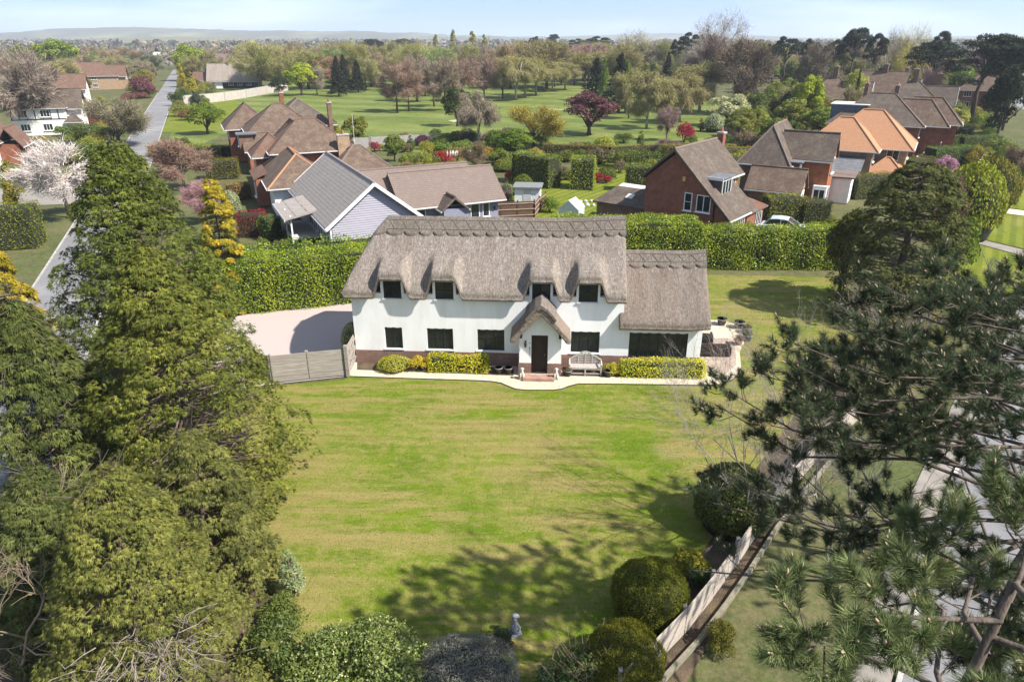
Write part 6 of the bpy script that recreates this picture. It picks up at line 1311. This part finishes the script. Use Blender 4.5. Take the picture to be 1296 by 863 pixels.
# left side, along the lane
T('round',66,None,46,58,(0.19,0.253,0.036),'broadleaf_tree','large fresh green broadleaf tree on the left skyline',D=330)
T('round',79,None,60,40,(0.0784,0.109,0.027),'evergreen_tree','dark green tree in front of the large fresh green one',D=320)
T('round',25,None,52,44,(0.179,0.23,0.042),'broadleaf_tree','green broadleaf tree at the end of the left skyline',D=350)
T('twig',18,None,66,86,(.28,.225,.18),'bare_tree','large bare reddish brown tree before the timbered house',D=128)
T('round',68,None,78,28,(0.302,0.265,0.042),'spring_tree','small golden tree behind the timbered house',D=205)
T('bush',176,124,92,36,(.16,.06,.06),'purple_tree','round purple tree beside the left lane','tree')
T('round',235,None,53,42,(0.28,0.333,0.042),'broadleaf_tree','tall yellow green tree at the end of the left lane',D=300)
T('column',226,118,82,18,(0.37,0.31,0.024),'golden_conifer','bright golden conifer by the left lane')
T('column',240,120,92,16,(0.358,0.322,0.03),'golden_conifer','smaller golden conifer behind the bright one')
T('bush',221,134,113,20,(0.0616,0.0862,0.021),'round_bush','dark round clipped bush by the lane corner','bush')
T('bush',248,132,116,24,(.06,.07,.04),'round_bush','dark spreading bush by the pale wall','bush')
T('round',256,170,127,50,(0.134,0.184,0.024),'rhododendron','large rounded glossy rhododendron on the corner lawn','shrub')
T('budding',138,185,124,84,(0.19,0.218,0.042),'budding_shrub','sprawling olive green budding tree beside the left lane',twig=(.24,.2,.14))
T('bush',75,172,157,18,(0.123,0.196,0.024),'round_bush','small round green bush in front of the white house','bush')
T('budding',222,242,180,78,(.26,.17,.13),'copper_dome_tree','copper brown dome shaped twiggy tree by the lane junction',twig=(.28,.18,.13))
T('twig',64,275,182,96,(.62,.55,.5),'white_blossom_tree','white blossoming bare magnolia across the lane beside the tall cypress')
T('budding',252,282,228,44,(.55,.26,.36),'pink_cherry','pink flowering cherry between the cypress and garage',twig=(.36,.22,.2))
T('dome',289,275,243,24,(.34,.38,.2),'variegated_bush','pale variegated rounded bush behind the golden cypress','bush')
T('bush',120,215,170,50,(0.112,0.149,0.027),'green_shrub','rounded green shrub beside the lane behind the tall cypress','shrub')
T('bush',160,225,188,46,(0.224,0.23,0.03),'yellow_shrub','yellow green shrub beside the lane behind the tall cypress','shrub')
T('bush',28,230,205,40,(0.179,0.196,0.03),'green_shrub','loose green shrub before the blossom tree','shrub')
T('column',6,265,205,34,(0.246,0.218,0.024),'golden_conifer','golden conifer at the hedge across the lane')
# shrubbery beyond the bungalow
for i,(px,pb,pt,w_,c,k,lab) in enumerate(((412,178,150,30,(0.0672,0.0978,0.024),'dome','dark round bush above the brick house roofs'),(424,178,160,14,(0.336,0.345,0.024),'dome','small yellow round bush beside the dark one'),(447,184,142,38,(0.19,0.196,0.036),'round','spiky olive tree at the golf course border'),(443,195,172,14,(.13,.1,.05),'column','small brown conifer by the grey wall'),(473,192,176,14,(.28,.05,.06),'bush','small red shrub by the grey wall'),(497,204,166,34,(0.157,0.207,0.033),'round','grey green small tree in the shrubbery'),(519,192,172,14,(0.101,0.149,0.024),'column','square green clipped shrub in the shrubbery'),(540,200,174,22,(0.291,0.276,0.036),'bush','yellow leaved shrub in the shrubbery'),(535,214,184,22,(0.269,0.287,0.054),'bush','pale yellow green shrub behind the yellow hedge'),(561,208,186,26,(.36,.04,.03),'bush','scarlet maple shrub in the shrubbery'),(578,205,180,24,(.28,.2,.06),'bush','golden brown shrub beside the scarlet maple'),(600,214,182,36,(0.224,0.218,0.042),'budding','olive twiggy shrub beside the white plumes'),(613,198,178,22,(0.146,0.172,0.036),'bush','dull green shrub behind the olive shrub'),(640,216,204,30,(0.179,0.23,0.024),'dome','low yellow green clipped bush beside the lawn'),(645,230,212,14,(.3,.06,.05),'bush','small red shrub beside the lawn'),(662,246,222,26,(0.146,0.184,0.024),'dome','dark clipped bush on the lawn edge'),(640,252,228,22,(.16,.16,.1),'bush','grey green shrub beside the bungalow'),(641,258,242,20,(.3,.17,.13),'bush','pinkish brown heather bush by the shed'),(696,268,246,28,(0.134,0.196,0.027),'bush','leafy green bush by the fence return'),(757,232,216,14,(.36,.03,.04),'bush','bright red shrub on the striped lawn'),(768,232,220,14,(.34,.03,.04),'bush','second red shrub on the striped lawn'),(715,204,188,36,(0.112,0.138,0.03),'bush','dark green low shrub behind the clipped block'),(760,208,184,40,(.14,.12,.06),'bush','brown green shrub below the golden border'),(790,212,184,44,(0.112,0.138,0.03),'bush','dark spreading shrub below the golden border'),(815,212,184,44,(0.101,0.127,0.027),'bush','broad dark shrub behind the gabled house'),(765,196,174,28,(0.336,0.368,0.042),'dome','pale green mounded bush on the golden border'),(812,190,166,14,(0.112,0.149,0.027),'column','small upright evergreen on the golf border'),(560,186,166,40,(0.112,0.149,0.03),'bush','grey green bush by the golf course wall'),(590,184,160,44,(.09,.10,.055),'bush','broad heather grey bush below the birch'),(626,190,160,30,(0.0784,0.115,0.021),'bush','dark green bush beside the birch foot'),(535,184,168,24,(.12,.05,.07),'bush','purple leaved small bush by the wall'),(1000,200,178,36,(0.134,0.161,0.03),'bush','green shrub behind the tile hung house'),(965,192,172,32,(.22,.14,.12),'bush','pinkish brown shrub near the magnolia'),(948,186,165,30,(0.134,0.161,0.03),'bush','olive shrub near the pink magnolia'),(1015,176,150,22,(.3,.06,.05),'bush','red leaved bush beside the brown chimney'),(1150,250,222,40,(0.134,0.138,0.03),'bush','olive bush near the red car'),(1058,300,270,40,(0.179,0.184,0.03),'bush','loose yellow green bush beside the silver car'),(946,300,272,26,(0.146,0.196,0.03),'bush','leafy bush beside the gabled house door'),(1240,212,180,34,(0.246,0.207,0.03),'bush','golden brown shrub by the light grey car'),(1270,200,168,44,(0.146,0.184,0.03),'bush','green shrub below the great pine'),(1266,228,192,20,(0.112,0.161,0.027),'dome','round clipped green bush by the clipped domes'),(1248,162,140,30,(0.19,0.253,0.03),'bush','bright green shrub beside the far lane'),(1190,175,150,30,(0.112,0.161,0.03),'bush','green shrub behind the narrow dark conifer'),(1207,150,118,34,(0.146,0.172,0.042),'bush','grey green shrub beside the far lane'),(1185,148,120,30,(.25,.08,.07),'bush','dark red shrub before the far roofs'),(1290,240,190,50,(.16,.14,.07),'budding','brown green twiggy tree across the lane'),(330,330,296,24,(0.157,0.196,0.036),'bush','grey green shrub beside the bungalow balcony'),(355,318,300,20,(0.134,0.149,0.036),'bush','low shrub below the bungalow balcony'))):
    plant(k,px,pb,pt,w_,c,'garden_shrub' if k in ('bush','dome') else 'garden_tree',lab,'shrub' if k in ('bush','dome') else 'tree')
for i,px in enumerate((569,576,590,597,603)):           # pampas plumes
    p = G(px,212); t = thing('pampas_grass','clump of pampas grass with white plumes in the shrubbery','grass',(p.x,p.y,0),i,'white plumed pampas grasses')
    r = np.random.default_rng(i); b = MB(); c = MB()
    for k in range(5):
        a = k*1.3; e = Vector((math.cos(a)*.35,math.sin(a)*.35,1.5)); b.tube([(0,0,0),e],[.02,.012],4,False); c.tube([e,e+Vector((.03,0,.4)),e+Vector((.08,0,.75))],[.04,.12,.02],6)
    b.build('stems',mat('straw_twig',(.38,.29,.19)),t); c.build('plumes',mat('plume',(.62,.57,.48)),t)
p = G(750,258); t = thing('rock_bed','ring of pale stones round a small bed on the striped lawn','rock bed',(p.x,p.y,0))
r = np.random.default_rng(2)
for k in range(16):
    a = k*2*math.pi/16; q = MB(); s = r.uniform(.16,.28); q.tube([(0,0,-.03),(0,0,s*.5),(.03,0,s)],[s*.9,s,s*.5],7); o = q.build('stone',M_STONE,t); o.location = (math.cos(a)*1.7,math.sin(a)*1.0,0); o.rotation_euler = (0,0,r.uniform(0,6))
# --- trees that only their place tells apart: the belts round the golf course and beyond
rw = random.Random(17)
def belt(kind, n, x0, x1, D0, D1, hr, wr, cols, name, label, group, twig=None, avoid=None):
    for i in range(n):
        for _ in range(30):
            px = rw.uniform(x0,x1); D_ = rw.uniform(D0,D1); p = AtD(px,60,D_)
            if abs(p.x-LX(D_)) > 7 and abs(p.x-RX(D_)) > 8 and not (avoid and avoid(p.x,D_)): break
        h_ = rw.uniform(*hr); c = rw.choice(cols); plant_at(kind,p.x,D_,h_,h_*rw.uniform(*wr),tuple(v*rw.uniform(.85,1.15) for v in c),name,label,'tree',group=group,twig=twig)
wood = [(.27,.215,.14),(.24,.205,.13),(.25,.225,.11),(.22,.175,.115),(.28,.27,.09),(.29,.215,.15)]
pxo = lambda x,y: CX+x/(y*CP+10*SP)*FPX
belt('twig',66,300,980,250,400,(10,14.5),(.45,.66),wood,'woodland_tree','bare brown woodland tree beyond the golf course','bare trees beyond the golf course')
belt('budding',90,300,1000,240,420,(9.5,14),(.45,.66),[(.36,.37,.06),(.30,.32,.07),(.34,.29,.08),(.25,.3,.06)],'budding_tree','budding yellow green tree in the wood beyond the golf course','budding trees beyond the golf course',twig=(.28,.26,.11))
belt('round',34,300,1000,262,420,(7,11),(.36,.5),[(.06,.08,.04),(0.0896,0.115,0.027),(0.224,0.253,0.048)],'evergreen_tree','leafy evergreen tree in the wood beyond the golf course','evergreens beyond the golf course')
inh = lambda x,y: (250 < pxo(x,y) < 332 and y < 275) or (98 < pxo(x,y) < 178 and y < 275)
belt('twig',60,0,300,210,420,(7,12),(.38,.55),wood,'lane_tree','bare brown tree in the gardens beyond the left lane','bare trees beyond the left lane',avoid=inh)
belt('round',46,0,330,190,400,(4,8),(.4,.6),[(0.112,0.138,0.03),(0.157,0.172,0.036),(0.224,0.23,0.042),(.06,.08,.04)],'garden_tree','leafy garden tree beyond the left lane','garden trees beyond the left lane',avoid=inh)
belt('budding',34,0,330,215,420,(6,10),(.4,.55),[BUDY,(.28,.24,.12)],'garden_tree','budding garden tree beyond the left lane','budding trees beyond the left lane',twig=(.27,.24,.13),avoid=inh)
belt('twig',44,960,1296,200,380,(9,14),(.36,.5),wood,'woodland_tree','bare brown tree behind the eastern pines','bare trees behind the eastern pines')
belt('round',34,960,1296,165,330,(6,11),(.4,.5),[(.05,.07,.035),(0.101,0.127,0.027),(0.179,0.207,0.036)],'garden_tree','dark leafy tree behind the eastern pines','leafy trees behind the eastern pines')
inr = lambda x,y: any((x-a)**2+(y-b)**2 < 90 for a,b in ((27,73),(40,81),(54,105),(74,138),(82,164),(66,152)))
belt('bush',70,940,1180,88,160,(1.5,3.2),(.6,.9),[(0.112,0.149,0.03),(0.168,0.196,0.036),(.2,.15,.08),(0.28,0.253,0.042),(0.0896,0.115,0.027)],'garden_shrub','garden shrub among the back gardens behind the brick houses','shrubs in the eastern back gardens',avoid=inr)
belt('round',40,940,1190,102,175,(3.5,7),(.45,.62),[(0.101,0.138,0.027),(0.157,0.196,0.033),(0.224,0.23,0.042)],'garden_tree','small leafy tree among the eastern back gardens','small trees in the eastern back gardens',avoid=inr)
belt('bush',34,1180,1296,95,170,(1.2,2.6),(.6,.9),[(0.112,0.149,0.03),(0.168,0.196,0.036),(0.224,0.218,0.042)],'roadside_shrub','roadside shrub along the right-hand lane','shrubs along the right-hand lane')
belt('bush',50,0,210,80,190,(1.2,2.8),(.6,.9),[(0.112,0.149,0.03),(0.179,0.196,0.036),(0.246,0.218,0.048),(0.0896,0.115,0.027)],'lane_shrub','garden shrub along the left lane','shrubs along the left lane',avoid=lambda x,y: any((x-a)**2+(y-b)**2 < 60 for a,b in ((-85,130),(-112,181),(-73,96))))
belt('bush',46,440,690,86,122,(1.2,2.6),(.6,.9),[(0.134,0.184,0.03),(0.19,0.218,0.036),(0.28,0.253,0.042),(.2,.15,.09),(0.101,0.138,0.027)],'garden_shrub','mixed garden shrub in the shrubbery between bungalow and golf course','shrubs between the bungalow and the golf course')
belt('bush',34,690,940,84,118,(1.2,2.4),(.6,.9),[(0.134,0.161,0.03),(0.168,0.196,0.036),(.18,.15,.08),(0.101,0.138,0.027)],'garden_shrub','low garden shrub along the golf course border behind the clipped hedges','shrubs along the golf course border')
belt('budding',18,1015,1200,135,200,(5,8.5),(.45,.6),[(.34,.35,.07),(.3,.28,.1),(.26,.3,.07)],'garden_tree','budding tree among the eastern back gardens','budding trees in the eastern back gardens',twig=(.27,.24,.13),avoid=inr)
lr = random.Random(23)
for i in range(56):                                     # planting close along both sides of the left lane
    y = lr.uniform(82,250); side = -1 if i % 3 else 1
    if side > 0 and y < 150: y += 90
    x = LX(y)+side*lr.uniform(4.5,15); h_ = lr.uniform(1.2,3.4)
    if any((x-a)**2+(y-b)**2 < 70 for a,b in ((-85,130),(-112,181),(-73,96))): continue
    plant_at('bush',x,y,h_,h_*lr.uniform(.6,.95),lr.choice([(.13,.17,.03),(.2,.22,.04),(.26,.24,.04),(.1,.13,.035),(.17,.16,.05),(.22,.1,.07)]),'lane_shrub','garden shrub beside the left lane, close to the kerb','shrub',group='shrubs close along the left lane')
# --- the far wood, a single mass of crowns
def far_wood(seed, n, D0, D1, x0, x1, faces, size, label, hr=(6,12)):
    r = np.random.default_rng(seed); D = D0*(D1/D0)**r.uniform(0,1,n); px = r.uniform(x0,x1,n); X = (px-CX)/FPX*D*1.0/CP*.93; hgt = r.uniform(*hr,n); rad = hgt*r.uniform(.4,.65,n)
    pal = np.array([(.20,.165,.135),(.23,.18,.145),(.17,.15,.115),(.13,.14,.075),(.07,.085,.05),(.24,.21,.12),(.19,.16,.14)]); c = pal[r.integers(0,len(pal),n)]*r.uniform(.8,1.2,(n,1))
    clus = (np.sin(X*.011+D*.004)+np.sin(D*.009+X*.003*seed)) > -.9; D,X,hgt,rad,c = D[clus],X[clus],hgt[clus],rad[clus],c[clus]; n = len(D)
    idx = np.repeat(np.arange(n),faces); m = len(idx); d = sphere_pts(r,m); d[:,2] = np.abs(d[:,2])
    P = np.c_[X[idx],D[idx],hgt[idx]*.35]+d*np.c_[rad[idx],rad[idx],hgt[idx]*.65]*r.uniform(.7,1.05,(m,1)); sz = size*(rad[idx]/4)*(.6+D[idx]/1500)
    V,F = leaf_quads(P,d+r.normal(0,.6,(m,3)),sz*r.uniform(.6,1.3,m),.8,r)
    link('far_wood',fast('far_wood',V,F,r.uniform(0,1,m),col=c[idx]),foliage('far_foliage',transl=.1,vcol=True,var=.35),kind='stuff',label=label,cat='wood')
far_wood(1,1500,400,1000,-20,1320,46,1.5,'brown and green mass of distant woodland beyond the golf course')
far_wood(2,1800,900,2900,-20,1320,22,3.4,'hazy far woodland reaching to the hills',(7,13))
# --- spring haze in the air
hz = MB().box(-4300,4300,-120,4950,-1.5,95).build('haze',None,kind='stuff',label='thin pale spring haze in the air over the whole place',cat='haze')
m = bpy.data.materials.new('haze'); m.use_nodes = True; nt = m.node_tree; nt.nodes.remove(nt.nodes['Principled BSDF'])
v = N(nt,'VolumePrincipled'); v.inputs['Color'].default_value = (.86,.91,1,1); v.inputs['Density'].default_value = .0002; v.inputs['Anisotropy'].default_value = .1; nt.links.new(v.outputs[0],nt.nodes['Material Output'].inputs['Volume']); hz.data.materials.append(m)
m.cycles.homogeneous_volume = True
